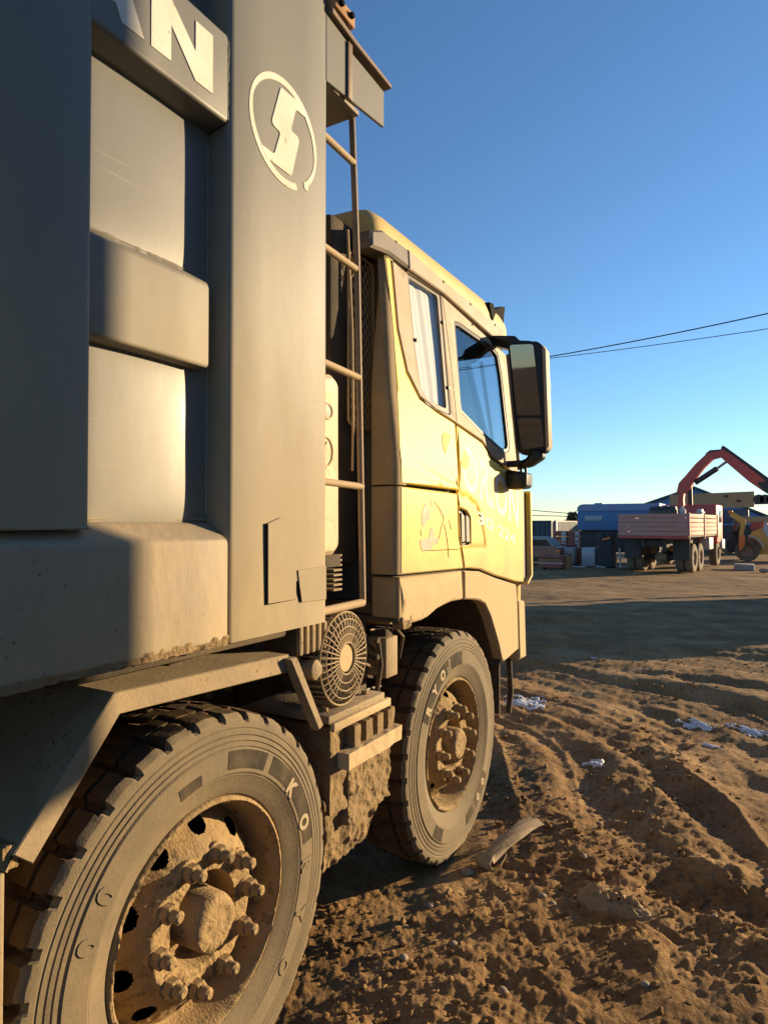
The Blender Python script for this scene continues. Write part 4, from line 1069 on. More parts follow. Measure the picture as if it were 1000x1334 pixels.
snow(975, 944, .20, .10, 'long thin snow remnant in a rut, farthest from the truck', -.6, 3)
snow(775, 992, .09, .08, 'tiny snow scrap between snow by the bumper and the muddy cloth', .1, 4)
snow(925, 962, .10, .05, 'thin sliver of snow just nearer than the long snow remnant', -.5, 5)
snow(780, 857, .17, .10, 'pale snow smear on the ridge beyond the truck bumper', -.2, 6)
# stones
def stone(c, r, sd):
    bm = bmesh.new(); bmesh.ops.create_icosphere(bm, subdivisions=2, radius=1)
    rg = random.Random(sd); sc = (rg.uniform(.8, 1.4), rg.uniform(.8, 1.3), rg.uniform(.45, .75)); rz = rg.uniform(0, 6)
    for v in bm.verts:
        k = .75 + .5 * float(fbm(v.co.x * 1.4 + sd, v.co.y * 1.4 + v.co.z, 3, sd)); x, y, z = v.co.x * sc[0] * k, v.co.y * sc[1] * k, v.co.z * sc[2] * k
        v.co = (x * math.cos(rz) - y * math.sin(rz), x * math.sin(rz) + y * math.cos(rz), z)
    V, F = bmdata(bm); V = [(c[0] + x * r, c[1] + y * r, c[2] + z * r) for x, y, z in V]
    return mob('stone', V, F, 'stone', None, 50)
for k, (u, v, r) in enumerate([(608, 1136, .022), (760, 1124, .017), (706, 1170, .018), (720, 1178, .013), (686, 1068, .012), (820, 934, .03), (715, 1040, .012), (880, 1110, .014), (590, 1230, .014), (655, 1290, .02), (525, 1250, .016), (840, 1290, .013), (930, 1200, .012), (720, 955, .015), (560, 1180, .018), (780, 1065, .014), (690, 1140, .011), (650, 1175, .010)]):
    c = onz(u, v); z = gz(*c)
    tag(stone((c[0], c[1], z + r * .12), r * 1.1, k + 2), 'small pale stone pressed into the brown soil', 'stone', 'stones in the soil')
# clods: nobody could count these
def clods():
    bm = bmesh.new(); bmesh.ops.create_icosphere(bm, subdivisions=1, radius=1); bv, bf = bmdata(bm); bv = np.array(bv); bf = np.array(bf)
    rg = np.random.RandomState(5); Vs = []; Fs = []; k = 0
    N = 5200
    r = 1.9 * (9.5 / 1.9) ** rg.rand(N); a = YAW + rg.uniform(-.55, .25, N); X = -np.sin(a) * r; Y = np.cos(a) * r
    dn = fbm(X * 1.6, Y * 1.6, 3, 91); ok = (rg.rand(N) < sstep(.40, .62, dn) + .10) & ~((X < WX + .02) & (np.abs(Y - W1Y) < .62)) & ~((X < WX + .02) & (np.abs(Y - W2Y) < .62))
    X = X[ok]; Y = Y[ok]; Z = gh(X, Y); S = (.0035 + .011 * rg.rand(len(X)) ** 3.2) * (1 + .05 * r[ok])
    for x, y, z, s in zip(X, Y, Z, S):
        q = bv * (1 + .7 * (rg.rand(len(bv), 1) - .5)) * (s * rg.uniform(.7, 1.5, 3)) + (x, y, z + s * .25); Vs.append(q); Fs.append(bf + k); k += len(bv)
    V = np.concatenate(Vs); F = np.concatenate(Fs)
    me = bpy.data.meshes.new('mud_clods'); me.from_pydata(V.tolist(), [], F.tolist()); me.materials.append(MATS['soil'])
    o = link('mud_clods', me); o['kind'] = 'stuff'; tag(o, 'loose crumbs and clods of brown soil strewn over the yard', 'soil clods')
clods()

# ================================================================== BACKGROUND YARD
def wheelmesh(name, c, r, wd, parent, axis='x', tyre='bg_tyre', hub='bg_wheel'):
    p = [(-wd / 2, r * .52), (-wd / 2 - .01, r * .7), (-wd / 2, r * .9), (-wd * .4, r), (wd * .4, r), (wd / 2, r * .9), (wd / 2 + .01, r * .7), (wd / 2, r * .52)]
    n = 40
    def lg(i, ph, x, q): return x, q - (.03 if (int(ph * n / (2 * math.pi) + .5) % 2 and q > r * .95) else 0)
    V, F = revolve(p, n, lg)
    if axis == 'y': V = [(-y, x, z) for x, y, z in V]
    t = mob(name, [(x + c[0], y + c[1], z + c[2]) for x, y, z in V], F, tyre, parent, 40)
    p = [(-wd * .42, r * .53), (-wd * .2, r * .45), (-wd * .15, r * .2), (-wd * .3, r * .15), (-wd * .3, 0)]
    p = [(-wd * .3, 0), (-wd * .3, r * .15), (-wd * .1, r * .2), (-wd * .15, r * .45), (-wd * .45, r * .53), (wd * .45, r * .53), (wd * .15, r * .45), (wd * .1, r * .2), (wd * .3, r * .15), (wd * .3, 0)]
    V, F = revolve(p, 20)
    if axis == 'y': V = [(-y, x, z) for x, y, z in V]
    mob('rim', [(x + c[0], y + c[1], z + c[2]) for x, y, z in V], F, hub, t, 40)
    return t
# -- flatbed truck with folding crane
bx1, by0 = -2.40, 28.0; bx0 = bx1 - 2.7
GB = float(drop(bx1, by0)) - .01
FA = R(-6.5); PV = Vector((bx1, by0, 0))
def spin(o):
    o.location = PV + Matrix.Rotation(FA, 3, 'Z') @ (Vector(o.location) - PV); o.rotation_euler.z = FA
ft = thing('flatbed_truck', 'flatbed truck with pinkish plank sides and a raised red folding crane', 'truck', (bx1 - 1.35, by0 + 4, GB))
bed = box('bed_floor', bx0 + .04, bx1 - .04, by0 + .04, by0 + 6.1, 1.14, 1.22, 'bg_steel', ft, .01)
zt_, zb_ = 2.10, 1.20; npk = 5; hh = (zt_ - zb_) / npk
for k in range(npk):
    z0 = zb_ + k * hh
    box('rear_plank', bx0, bx1, by0 - .03 + .006 * (k % 2), by0 + .01 + .006 * (k % 2), z0 + .008, z0 + hh - .006, 'pink_plank', bed, .006)
    for j in range(2):
        ya = by0 + .05 + j * 3.0; V, F = boxdata(bx1 - .03 - .008 * ((k + j) % 2), bx1 + .015 - .008 * ((k + j) % 2), ya, ya + 2.95, z0 + .012, z0 + hh - .012, .008)
        V = [(x, y, z + .012 * math.sin(y * 2.1 + k)) for x, y, z in V]
        mob('side_plank', V, F, 'pink_plank', bed)
    box('side_plank', bx0 - .015, bx0 + .03, by0 + .05, by0 + 6.0, z0 + .008, z0 + hh - .006, 'pink_plank', bed, .006)
for yy in (by0 + .03, by0 + 3.0, by0 + 6.02): box('stake', bx1 + .016, bx1 + .05, yy - .05, yy + .05, 1.05, zt_ + .03, 'pink_plank', bed, .005)
box('tailgate_sill', bx0, bx1, by0 - .045, by0 - .002, 1.10, 1.195, 'cab_red', bed, .004)
for xx in (bx0 + .95, bx1 - .95): box('chassis_beam', xx - .06, xx + .06, by0 + .2, by0 + 8.2, .72, 1.12, 'bg_steel', ft, .01)
for yy in (by0 + 1.5, by0 + 2.75):
    for xx in (bx0 + .22, bx0 + .56, bx1 - .56, bx1 - .22): wheelmesh('wheel', (xx, yy, GB + .60), .60, .31, ft)
    tube('axle', [(bx0 + .2, yy, GB + .6), (bx1 - .2, yy, GB + .6)], .1, 'bg_steel', ft, 8)
    V, F = revolve([(-.26, 0), (-.22, .16), (0, .24), (.22, .16), (.26, 0)], 16); mob('differential', [(x + bx1 - 1.35, y + yy - .05, z + GB + .6) for x, y, z in V], F, 'bg_wheel' if yy < by0 + 2 else 'bg_steel', ft)
for xx in (bx0 + .3, bx1 - .3): wheelmesh('wheel', (xx, by0 + 7.2, GB + .60), .60, .33, ft)
box('rear_mudflap', bx1 - .72, bx1 - .08, by0 + .62, by0 + .64, .25, 1.05, 'bg_steel', ft, .003); box('rear_mudflap', bx0 + .08, bx0 + .72, by0 + .62, by0 + .64, .25, 1.05, 'bg_steel', ft, .003)
box('spare_carrier', bx1 - 1.9, bx1 - .9, by0 + .3, by0 + .5, .75, 1.05, 'bg_steel', ft, .03)
box('tool_box', bx1 - .42, bx1 - .03, by0 + 4.4, by0 + 5.3, .55, 1.08, 'off_white', ft, .02)
cabt = box('cab', bx0 + .12, bx1 - .08, by0 + 6.55, by0 + 8.1, .75, 2.62, 'cab_red', ft, .10, 3)
box('cab_window', bx1 - .10, bx1 - .068, by0 + 7.0, by0 + 7.8, 1.75, 2.35, 'dark_glass', cabt, .01)
box('cab_step', bx1 - .3, bx1 - .02, by0 + 7.6, by0 + 8.3, .5, .95, 'off_white', ft, .03)
box('front_bumper', bx0 + .1, bx1 - .05, by0 + 8.1, by0 + 8.35, .45, .85, 'off_white', ft, .03)
box('bed_headboard', bx0 + .05, bx1 - .02, by0 + 6.06, by0 + 6.12, 1.2, 2.55, 'cab_red', bed, .01)
YK = by0 + 6.34
def ck(u, v):                                   # pixel on the crane's own vertical plane, in the truck's unturned axes
    d3 = Vector(ray(u, v)); Mi = Matrix.Rotation(-FA, 3, 'Z'); o_ = Mi @ (Vector((0, 0, CAMH)) - PV); q = Mi @ d3
    t = (YK - by0 - o_.y) / q.y; p = o_ + q * t; return (p.x + bx1, p.z)
def czone(name, L, hw, m, par, sm=0): V, F = prism_xz([ck(u, v) for u, v in L], YK - hw, YK + hw); return mob(name, V, F, m, par, 30)
czl = czone('crane_column', [(883, 690), (884, 650), (886, 640), (892, 640), (890.5, 650), (893, 690)], .16, 'crane_red', ft)
czone('crane_head', [(882, 642), (884.5, 630), (890, 623.5), (899, 620), (903, 628), (900, 636), (897, 641), (892, 643)], .18, 'crane_red', czl)
czone('main_boom', [(889.5, 624.5), (906, 605), (921, 591), (926, 588), (938, 587), (941, 590), (938, 596), (929, 598.5), (917, 610), (904, 627), (899, 631)], .15, 'crane_red', czl)
czone('boom_top_plate', [(919, 591.5), (925, 586.8), (938, 585.8), (938, 588), (926, 589.4)], .16, 'bg_steel', czl)
kb = czone('knuckle_boom', [(937, 588), (941, 583), (946, 586), (955, 592), (1012, 634), (1004, 645), (994, 640), (975, 627), (948, 604), (939, 596)], .17, 'crane_red', czl)
czone('knuckle_cover', [(939.5, 584), (942, 580.6), (946, 583), (1000, 622), (1016, 634), (1010, 638), (985, 616), (955, 594)], .19, 'bg_steel', czl)
czone('knuckle_tip', [(986, 629), (1006, 626), (1014, 634), (1004, 646), (996, 641)], .185, 'bg_steel', czl)
p0, p1, p2 = ck(905, 629), ck(934, 610), ck(946, 601.5)
tube('boom_cylinder', [(p0[0], YK, p0[1]), (p1[0], YK, p1[1])], .13, 'black_plastic', czl, 10); tube('cylinder_rod', [(p1[0], YK, p1[1]), (p2[0], YK, p2[1])], .06, 'bg_wheel', czl, 8)
p0, p1 = ck(899, 658), ck(898, 630); tube('lift_cylinder', [(p0[0], YK, p0[1]), (p1[0], YK, p1[1])], .11, 'black_plastic', czl, 10)
box('crane_base', bx1 - 1.75, bx1 - .85, YK - .2, YK + .2, 1.1, 1.9, 'crane_red', czl, .03)
spin(ft)
# load in the bed
dr0 = ony(812, 665, by0 + 3.2)
spin(tag(mob('drum', *join(tubedata([(-4.55, by0 + 3, 2.18), (-4.5, by0 + 3, 2.18), (-3.55, by0 + 3, 2.18), (-3.5, by0 + 3, 2.18)], [.27, .30, .30, .28], 18), tubedata([(-4.2, by0 + 3, 2.18), (-4.17, by0 + 3, 2.18)], .315, 18), tubedata([(-3.85, by0 + 3, 2.18), (-3.82, by0 + 3, 2.18)], .315, 18)), 'black_plastic', None), 'black drum lying across the load in the plank-sided bed', 'drum'))
spin(tag(mob('metal_canister', *join(tubedata([(-3.3, by0 + 3.2, 1.25), (-3.3, by0 + 3.2, 2.30), (-3.3, by0 + 3.2, 2.38)], [.16, .16, .07], 14), tubedata([(-3.3, by0 + 3.2, 2.38), (-3.3, by0 + 3.2, 2.46)], .05, 10)), 'off_white', None), 'pale canister standing in the truck bed beside the black drum', 'canister'))
spin(tag(mob('machine_part', *join(boxdata(-2.95, -2.75, by0 + 4.5, by0 + 4.9, 1.25, 2.36, .03), boxdata(-3.0, -2.7, by0 + 4.45, by0 + 4.95, 2.18, 2.24, .01)), 'off_white', None), 'white upright machine part in the truck bed below the crane', 'machine part'))

# -- blue cabin on a trailer
gy = 35.0; gl = ony(752, 680, gy)[0]; gr = ony(858, 680, gy)[0]; ztop = ony(752, 657, gy)[1]; zwall = ony(752, 666, gy)[1]; zlow = ony(752, 690.5, gy)[1]; GG = float(drop(gl, gy))
bc_ = thing('blue_cabin', 'blue site cabin on a trailer with paler rounded roof and one long window', 'cabin', ((gl + gr) / 2, gy + 1.2, GG))
box('wall', gl, gr, gy, gy + 2.4, zlow, zwall, 'blue_cabin', bc_, .02)
V, F = prism_xz([(gl - .03, zwall + .01), (gl + .0, ztop - .16), (gl + .12, ztop - .04), (gl + .3, ztop), (gr + .03, ztop), (gr + .03, zwall + .01)], gy - .03, gy + 2.43); mob('roof', V, F, 'blue_roof', bc_, 30)
wq = ony(761.5, 672, gy), ony(784, 678.5, gy)
box('window', wq[0][0], wq[1][0], gy - .025, gy + .03, wq[1][1], wq[0][1], 'grey_pane', bc_, .006)
box('wall_joint', (gl + gr) / 2 - .03, (gl + gr) / 2, gy - .012, gy + .01, zlow + .01, zwall - .01, 'blue_metal', bc_, .002)
vq = ony(777, 656, gy); box('roof_vent', vq[0] - .2, vq[0] + .2, gy + .4, gy + .7, ztop - .01, ztop + .07, 'blue_roof', bc_, .01)
for xx in (gl + .7, gr - .7):
    for yy in (gy + .3, gy + 2.1): wheelmesh('wheel', (xx, yy, GG + .42), .42, .25, bc_, 'y')
box('frame', gl + .1, gr - .1, gy + .3, gy + 2.1, GG + .6, zlow, 'bg_steel', bc_, .01)

# -- dark blue container; its builder also makes the unseen light blockers
def container(x0, y0, z0, lx, ly, hz, m, label, group=None):
    t = thing('shipping_container', label, 'container', (x0 + lx / 2, y0 + ly / 2, z0), group)
    def corr(a0, a1, fixed, out, z0_, z1_, axis):
        n = max(2, int((a1 - a0) / .07)); V = []; F = []
        for i in range(n + 1):
            a = a0 + (a1 - a0) * i / n; o = .018 if (i // 2) % 2 else -.018
            for z in (z0_, z1_): V.append((fixed + out * o, a, z) if axis == 'y' else (a, fixed + out * o, z))
        for i in range(n): F.append([2 * i, 2 * i + 2, 2 * i + 3, 2 * i + 1])
        return V, F
    e = .08; z1 = z0 + hz
    mob('side_wall', *corr(y0 + e, y0 + ly - e, x0 + .03, -1, z0 + .15, z1 - .1, 'y'), m, t, 20)
    mob('side_wall', *corr(y0 + e, y0 + ly - e, x0 + lx - .03, 1, z0 + .15, z1 - .1, 'y'), m, t, 20)
    mob('end_wall', *corr(x0 + e, x0 + lx - e, y0 + .03, -1, z0 + .15, z1 - .1, 'x'), m, t, 20)
    mob('end_wall', *corr(x0 + e, x0 + lx - e, y0 + ly - .03, 1, z0 + .15, z1 - .1, 'x'), m, t, 20)
    box('roof', x0 + .02, x0 + lx - .02, y0 + .02, y0 + ly - .02, z1 - .06, z1 - .02, m, t, .005)
    box('floor', x0 + .02, x0 + lx - .02, y0 + .02, y0 + ly - .02, z0 + .05, z0 + .15, m, t, .005)
    for xx in (x0, x0 + lx - .1):
        for yy in (y0, y0 + ly - .1): box('corner_post', xx, xx + .1, yy, yy + .1, z0, z1, m, t, .008)
        box('side_rail', xx + .005, xx + .095, y0 + .1, y0 + ly - .1, z0 + .01, z0 + .16, m, t, .005); box('side_rail', xx + .005, xx + .095, y0 + .1, y0 + ly - .1, z1 - .1, z1 - .005, m, t, .005)
    for yy in (y0, y0 + ly - .1):
        box('end_rail', x0 + .1, x0 + lx - .1, yy + .005, yy + .095, z1 - .1, z1 - .005, m, t, .005); box('end_rail', x0 + .1, x0 + lx - .1, yy + .005, yy + .095, z0 + .01, z0 + .16, m, t, .005)
    return t
d = atd(718, 37); zt2 = CAMH + 5 / FPX * 37; g2 = float(drop(*d))
container(d[0] - 2.44, d[1], g2, 2.44, 6.06, zt2 - g2, 'dark_blue', 'dark blue shipping container behind the red car')
p = atd(722, 37.5)
tag(box('marker_post', p[0] - .11, p[0] + .11, p[1], p[1] + .2, g2, ony(722, 678, p[1])[1], 'off_white', None, .03), 'pale post standing right against the dark blue container', 'post')

# -- stacked red crates
cd = 36.0
for c_ in range(3):
    for r_ in range(3):
        u0 = 722 + c_ * 17.6; a = atd(u0, cd); b = atd(u0 + 16.6, cd); g3 = float(drop(*a)); yy = a[1] + .0
        x0 = ony(u0, 700, 36.2)[0]; x1 = ony(u0 + 16.6, 700, 36.2)[0]; z0 = g3 + .95 + r_ * .30 if False else ony(u0, 713 - r_ * 7.3, 36.2)[1]; z1 = ony(u0, 713 - (r_ + 1) * 7.3 + .7, 36.2)[1]
        lab = ['bottom', 'middle', 'top'][r_]; pos = ['beside the dark blue container', 'in the middle column', 'in the column beside the blue cabin'][c_]
        t = thing('crate', 'red crate with white band, %s of its stack, %s' % (lab, pos), 'crate', ((x0 + x1) / 2, 36.6, z0), 'stacked red crates')
        box('crate_body', x0, x1, 36.2, 37.0, z0, z1, 'crate_red', t, .012)
        box('band', x0 + .55 * (x1 - x0), x0 + .9 * (x1 - x0), 36.18, 36.6, z0 + .02, z1 - .02, 'off_white', t, .004)
x0 = ony(720, 700, 36.2)[0]; x1 = ony(776, 700, 36.2)[0]; g3 = float(drop(x0, 36.2)); zr = ony(722, 713.3, 36.2)[1]
rk = thing('steel_rack', 'dark steel rack carrying the stacked red crates', 'rack', ((x0 + x1) / 2, 36.6, g3))
box('deck', x0, x1, 36.15, 37.05, zr - .06, zr - .005, 'bg_steel', rk, .005)
for xx in np.linspace(x0 + .05, x1 - .05, 4):
    for yy in (36.2, 37.0): box('leg', xx - .04, xx + .04, yy - .04, yy + .04, g3 - .02, zr - .06, 'bg_steel', rk, .004)

# -- red car, mostly hidden by the dump truck
cx, cyy = atd(700, 31.5); gc = float(drop(cx, cyy)) - .02
car = thing('parked_car', 'dusty red and grey car parked before the dark blue container', 'car', (cx, cyy, gc))
def carbody(poly, x0, x1, m, name, par): 
    V, F = platedata([(cyy + a, gc + b) for a, b in poly], x1, x1 - x0, .03); return mob(name, V, F, m, par, 40)
bx_a, bx_b = ony(700, 720, cyy)[0] - 1.4, ony(728, 720, cyy)[0]
V, F = prism_xz(rnd([(bx_a - 1.2, gc + .28), (bx_b, gc + .28), (bx_b + .03, gc + .62), (bx_b - .1, gc + .95), (bx_a - 1.0, gc + .92), (bx_a - 1.25, gc + .6)], .08, 4), cyy, cyy + 1.65); cb = mob('car_body', V, F, 'car_red', car, 40)
V, F = prism_xz(rnd([(bx_b - 2.6, gc + .94), (bx_b - .25, gc + .94), (bx_b - .55, gc + 1.32), (bx_b - .9, gc + 1.42), (bx_b - 1.9, gc + 1.42)], .1, 4), cyy + .15, cyy + 1.5); gh_ = mob('cabin_roof', V, F, 'concrete', car, 40)
V, F = prism_xz([(bx_b - 2.3, gc + .98), (bx_b - .42, gc + .98), (bx_b - .65, gc + 1.28), (bx_b - 1.85, gc + 1.30)], cyy + .135, cyy + .16); mob('side_window', V, F, 'dark_glass', gh_, 0)
box('sill', bx_a - 1.1, bx_b - .05, cyy - .02, cyy + .02, gc + .22, gc + .46, 'bg_steel', car, .01)
box('tail_lamp', bx_b - .1, bx_b + .035, cyy - .015, cyy + .2, gc + .66, gc + .82, 'orange', car, .01)
for xx in (bx_a - .6, bx_b - .55):
    for yy in (cyy + .08, cyy + 1.55): wheelmesh('wheel', (xx, yy, gc + .31), .31, .2, car, 'y')

# -- odds and ends between the car and the flatbed
def atg(u, d_): p = atd(u, d_); return p[0], p[1], float(drop(*p))
q = atg(757, 31); x1 = ony(775, 720, q[1])[0]; zt3 = ony(757, 713.5, q[1])[1]
fb = thing('white_cabinet', 'worn white metal cabinet standing before the red crates', 'cabinet', ((q[0] + x1) / 2, q[1] + .3, q[2]))
box('carcass', q[0], x1, q[1], q[1] + .6, q[2] + .04, zt3, 'off_white', fb, .02); box('door', q[0] + .02, x1 - .02, q[1] - .025, q[1] - .003, q[2] + .08, zt3 - .03, 'grey_pane', fb, .01); box('plinth', q[0] + .03, x1 - .03, q[1] + .03, q[1] + .57, q[2] - .02, q[2] + .038, 'bg_steel', fb, .004)
q = atg(734, 31.4); x1 = ony(747, 720, q[1])[0]; zt3 = ony(734, 713, q[1])[1]
gn = thing('generator', 'grey and black generator set between red car and white cabinet', 'generator', ((q[0] + x1) / 2, q[1] + .3, q[2]))
box('housing', q[0], x1, q[1], q[1] + .6, q[2] + .1, zt3, 'concrete', gn, .04); box('panel', q[0] + .06, x1 - .08, q[1] - .02, q[1] + .01, q[2] + .35, q[2] + .6, 'bg_steel', gn, .005); box('skid', q[0] - .03, x1 + .03, q[1], q[1] + .6, q[2] - .02, q[2] + .09, 'bg_steel', gn, .01)
tube('exhaust', [(q[0] + .1, q[1] + .3, zt3 - .02), (q[0] + .1, q[1] + .3, zt3 + .12)], .03, 'bg_steel', gn, 8)
q = atg(748, 31.8); x1 = ony(757, 720, q[1])[0]
tag(mob('oil_drum', *join(tubedata([(q[0] + .15, q[1] + .2, q[2]), (q[0] + .15, q[1] + .2, q[2] + .8)], .2, 18), tubedata([(q[0] + .15, q[1] + .2, q[2] + .26), (q[0] + .15, q[1] + .2, q[2] + .29)], .21, 18), tubedata([(q[0] + .15, q[1] + .2, q[2] + .54), (q[0] + .15, q[1] + .2, q[2] + .57)], .21, 18)), 'crate_red', None), 'dull red oil drum standing between generator and white cabinet', 'drum')
q = atg(776, 30.5); x1 = ony(799, 720, q[1])[0]; zt3 = ony(780, 693, q[1])[1]
V, F = boxdata(q[0], x1, q[1], q[1] + .8, q[2] - .01, zt3, .06, 3)
bm = bmesh.new(); me_ = bpy.data.meshes.new('x'); me_.from_pydata(V, [], F); bm.from_mesh(me_); bmesh.ops.subdivide_edges(bm, edges=bm.edges[:], cuts=6, use_grid_fill=True); bpy.data.meshes.remove(me_)
for v in bm.verts: v.co.x += .06 * (float(fbm(v.co.z * 3, v.co.y * 3, 3, 8)) - .5) + (-.12 if v.co.x < (q[0] + x1) / 2 else .12) * (-(v.co.z - q[2]) / 2.5)
tp = thing('covered_machine', 'machine under dark tarpaulin with an orange strip near the top', 'machine', ((q[0] + x1) / 2, q[1] + .4, q[2]))
V, F = bmdata(bm); mob('tarpaulin', V, F, 'tarpaulin', tp, 60)
oa = ony(783.5, 704, q[1]); ob = ony(794.5, 701, q[1]); V, F = prism_xz([(oa[0], oa[1] - .02), (ob[0], ob[1] - .04), (ob[0], ob[1] + .07), (oa[0] + .06, oa[1] + .09)], q[1] - .05, q[1] - .005); mob('orange_strip', V, F, 'orange', tp, 0)
q = atg(807.5, 30); zt3 = ony(807, 714, q[1])[1]
tag(mob('leaning_post', *tubedata([(q[0], q[1], q[2] - .02), (q[0] - .03, q[1], zt3)], .045, 8), 'off_white', None), 'thin pale post leaning behind the flatbed truck tailgate', 'post')
for k, (u0, u1, dd, lab) in enumerate([(733, 762, 30, 'pale plank lying before the generator'), (776, 787, 29.5, 'short pale plank tilted at the foot of the covered machine'), (801, 824, 30.5, 'pale plank lying beneath the flatbed tailgate')]):
    a = atg(u0, dd); b = atg(u1, dd); tag(mob('plank', *tubedata([(a[0], a[1], a[2] + .04 + .06 * (k == 1)), (b[0], b[1], b[2] + .035)], .05, 4), 'off_white', None, 0), lab, 'plank')

def timber(u, dd, wd, nrow, label, m_='crate_red'):
    x, y, g = atg(u, dd); t = thing('timber_stack', label, 'timber', (x + wd / 2, y + .3, g), 'timber stacks in the yard')
    for k in range(nrow):
        V, F = boxdata(x + .04 * (k % 2), x + wd - .05 * ((k + 1) % 2), y + .02 * (k % 3), y + .6, g + .06 + k * .14, g + .18 + k * .14, .01); mob('plank', V, F, ('crate_red', 'pink_plank', 'rust')[k % 3], t)
    for q_ in (.15, .8): box('bearer', x + wd * q_, x + wd * q_ + .08, y + .02, y + .55, g - .02, g + .058, 'bg_steel', t, .005)
timber(700, 29.2, 1.1, 4, 'low stack of reddish planks before the dusty red car')
timber(728, 33.2, .8, 7, 'tall stack of reddish planks behind the generator')
timber(764, 33.0, 1.0, 6, 'reddish plank stack behind the white cabinet')
q = atg(712, 29.6)
tag(mob('oil_drum', *join(tubedata([(q[0] + .9, q[1], q[2]), (q[0] + .9, q[1], q[2] + .62)], .22, 18), tubedata([(q[0] + .9, q[1], q[2] + .3), (q[0] + .9, q[1], q[2] + .33)], .23, 18)), 'rust', None), 'rusty oil drum standing beside the low plank stack', 'drum')

# -- long blue shed far behind
YS = 82.0
def sh(u, v): return ony(u, v, YS)
gap_l, gap_r, apx = sh(812, 668), sh(994, 673), sh(904, 636.5); gs = float(drop(0, YS)) - .05
shed = thing('blue_shed', 'long blue metal shed with low gabled roof behind the cranes', 'shed', (apx[0], YS + 10, gs))
V, F = prism_xz([(gap_l[0], gs), (gap_r[0], gs), (gap_r[0], gap_r[1]), (apx[0], apx[1]), (gap_l[0], gap_l[1])], YS, YS + 26); mob('wall', V, F, 'blue_metal', shed, 0)
t_ = .25
V, F = prism_xz([(gap_l[0] - .8, gap_l[1] - .25), (apx[0], apx[1] + .02), (gap_r[0] + .8, gap_r[1] - .25), (gap_r[0] + .8, gap_r[1] + t_ - .25), (apx[0], apx[1] + t_ + .02), (gap_l[0] - .8, gap_l[1] + t_ - .25)], YS - .4, YS + 26.4); mob('roof', V, F, 'dark_blue', shed, 0)
for k in range(12):
    xx = gap_l[0] + (k + .5) * (gap_r[0] - gap_l[0]) / 12; zt5 = apx[1] - abs(xx - apx[0]) / (abs(gap_r[0] - apx[0]) if xx > apx[0] else abs(gap_l[0] - apx[0])) * (apx[1] - (gap_r[1] if xx > apx[0] else gap_l[1])) - .1
    box('wall_rib', xx - .08, xx + .08, YS - .06, YS - .002, gs, zt5, 'blue_metal', shed, .01)

# -- mobile crane with horizontal telescopic boom
YM = 54.0
def mc(u, v): return ony(u, v, YM)
gm = float(drop(0, YM)) - .02
mcr = thing('mobile_crane', 'tan mobile crane with telescopic boom lowered level behind the flatbed', 'crane', (mc(940, 700)[0], YM + 1, gm))
V, F = prism_xz([mc(872, 644.5), mc(982, 640), mc(982, 660.5), mc(872, 664)][::-1], YM, YM + .8); mb = mob('telescopic_boom', V, F, 'boom_tan', mcr, 0)
V, F = prism_xz([mc(982.2, 645), mc(1015, 644), mc(1015, 656), mc(982.2, 657)][::-1], YM + .15, YM + .65); mob('inner_boom', V, F, 'bg_steel', mb, 0)
for u in (988, 996, 1005):
    c_ = mc(u, 650.5); V, F = revolve([(-.1, 0), (-.1, .33), (-.05, .36), (.05, .36), (.1, .33), (.1, 0)], 16); V = [(-y + c_[0], x + YM + .05, z + c_[1]) for x, y, z in V]; mob('boom_sheave', V, F, 'bg_steel', mb, 40)
for (u, v) in ((945, 646), (962, 652)):
    c_ = mc(u, v); box('boom_fitting', c_[0] - .15, c_[0] + .15, YM - .05, YM - .002, c_[1] - .1, c_[1] + .06, 'bg_steel', mb, .01)
a = mc(925, 664); b = mc(975, 682); box('superstructure', a[0], b[0], YM - .3, YM + 1.6, b[1], a[1], 'dark_blue', mcr, .04)
a = mc(905, 684); b = mc(1015, 713); box('carrier', a[0], b[0], YM - .7, YM + 1.8, b[1], a[1], 'bg_steel', mcr, .05)
a = mc(968, 673); b = mc(1020, 681.5); box('outrigger_box', a[0], b[0], YM - .9, YM - .72, b[1], a[1], 'boom_tan', mcr, .03)
for k in range(4): c_ = mc(915 + k * 27, 0)[0]; wheelmesh('wheel', (c_, YM - .4, gm + .6), .6, .4, mcr, 'y'); wheelmesh('wheel', (c_, YM + 1.5, gm + .6), .6, .4, mcr, 'y')

# -- orange loader
YL = 43.0
def ll(u, v): return ony(u, v, YL)
gl_ = float(drop(0, YL)) - .02
ld = thing('wheel_loader', 'orange wheel loader with pale lifting arm next to the flatbed cab', 'loader', (ll(985, 730)[0], YL + 1, gl_))
V, F = prism_xz([ll(*p) for p in ((975, 716), (972, 702), (980, 692), (992, 688), (1020, 688), (1020, 722), (985, 722))][::-1], YL, YL + 1.8); mob('body', V, F, 'machine_yellow', ld, 0)
V, F = prism_xz([ll(*p) for p in ((977, 690), (978, 680), (996, 679), (1000, 690))][::-1], YL + .2, YL + 1.6); mob('engine_cover', V, F, 'crate_red', ld, 0)
V, F = prism_xz([ll(*p) for p in ((993, 690), (996, 679), (999, 680), (1003, 700), (999, 700))][::-1], YL - .1, YL - .004); mob('cover_stripe', V, F, 'off_white', ld, 0)
wc = ll(973, 716.5); rw = wc[1] - gl_ - .01; wheelmesh('wheel', (wc[0], YL - .1, gl_ + rw), rw, .5, ld, 'y'); wheelmesh('wheel', (wc[0] + 2.6, YL - .1, gl_ + rw), rw, .5, ld, 'y')
wheelmesh('wheel', (wc[0], YL + 1.9, gl_ + rw), rw, .5, ld, 'y'); wheelmesh('wheel', (wc[0] + 2.6, YL + 1.9, gl_ + rw), rw, .5, ld, 'y')
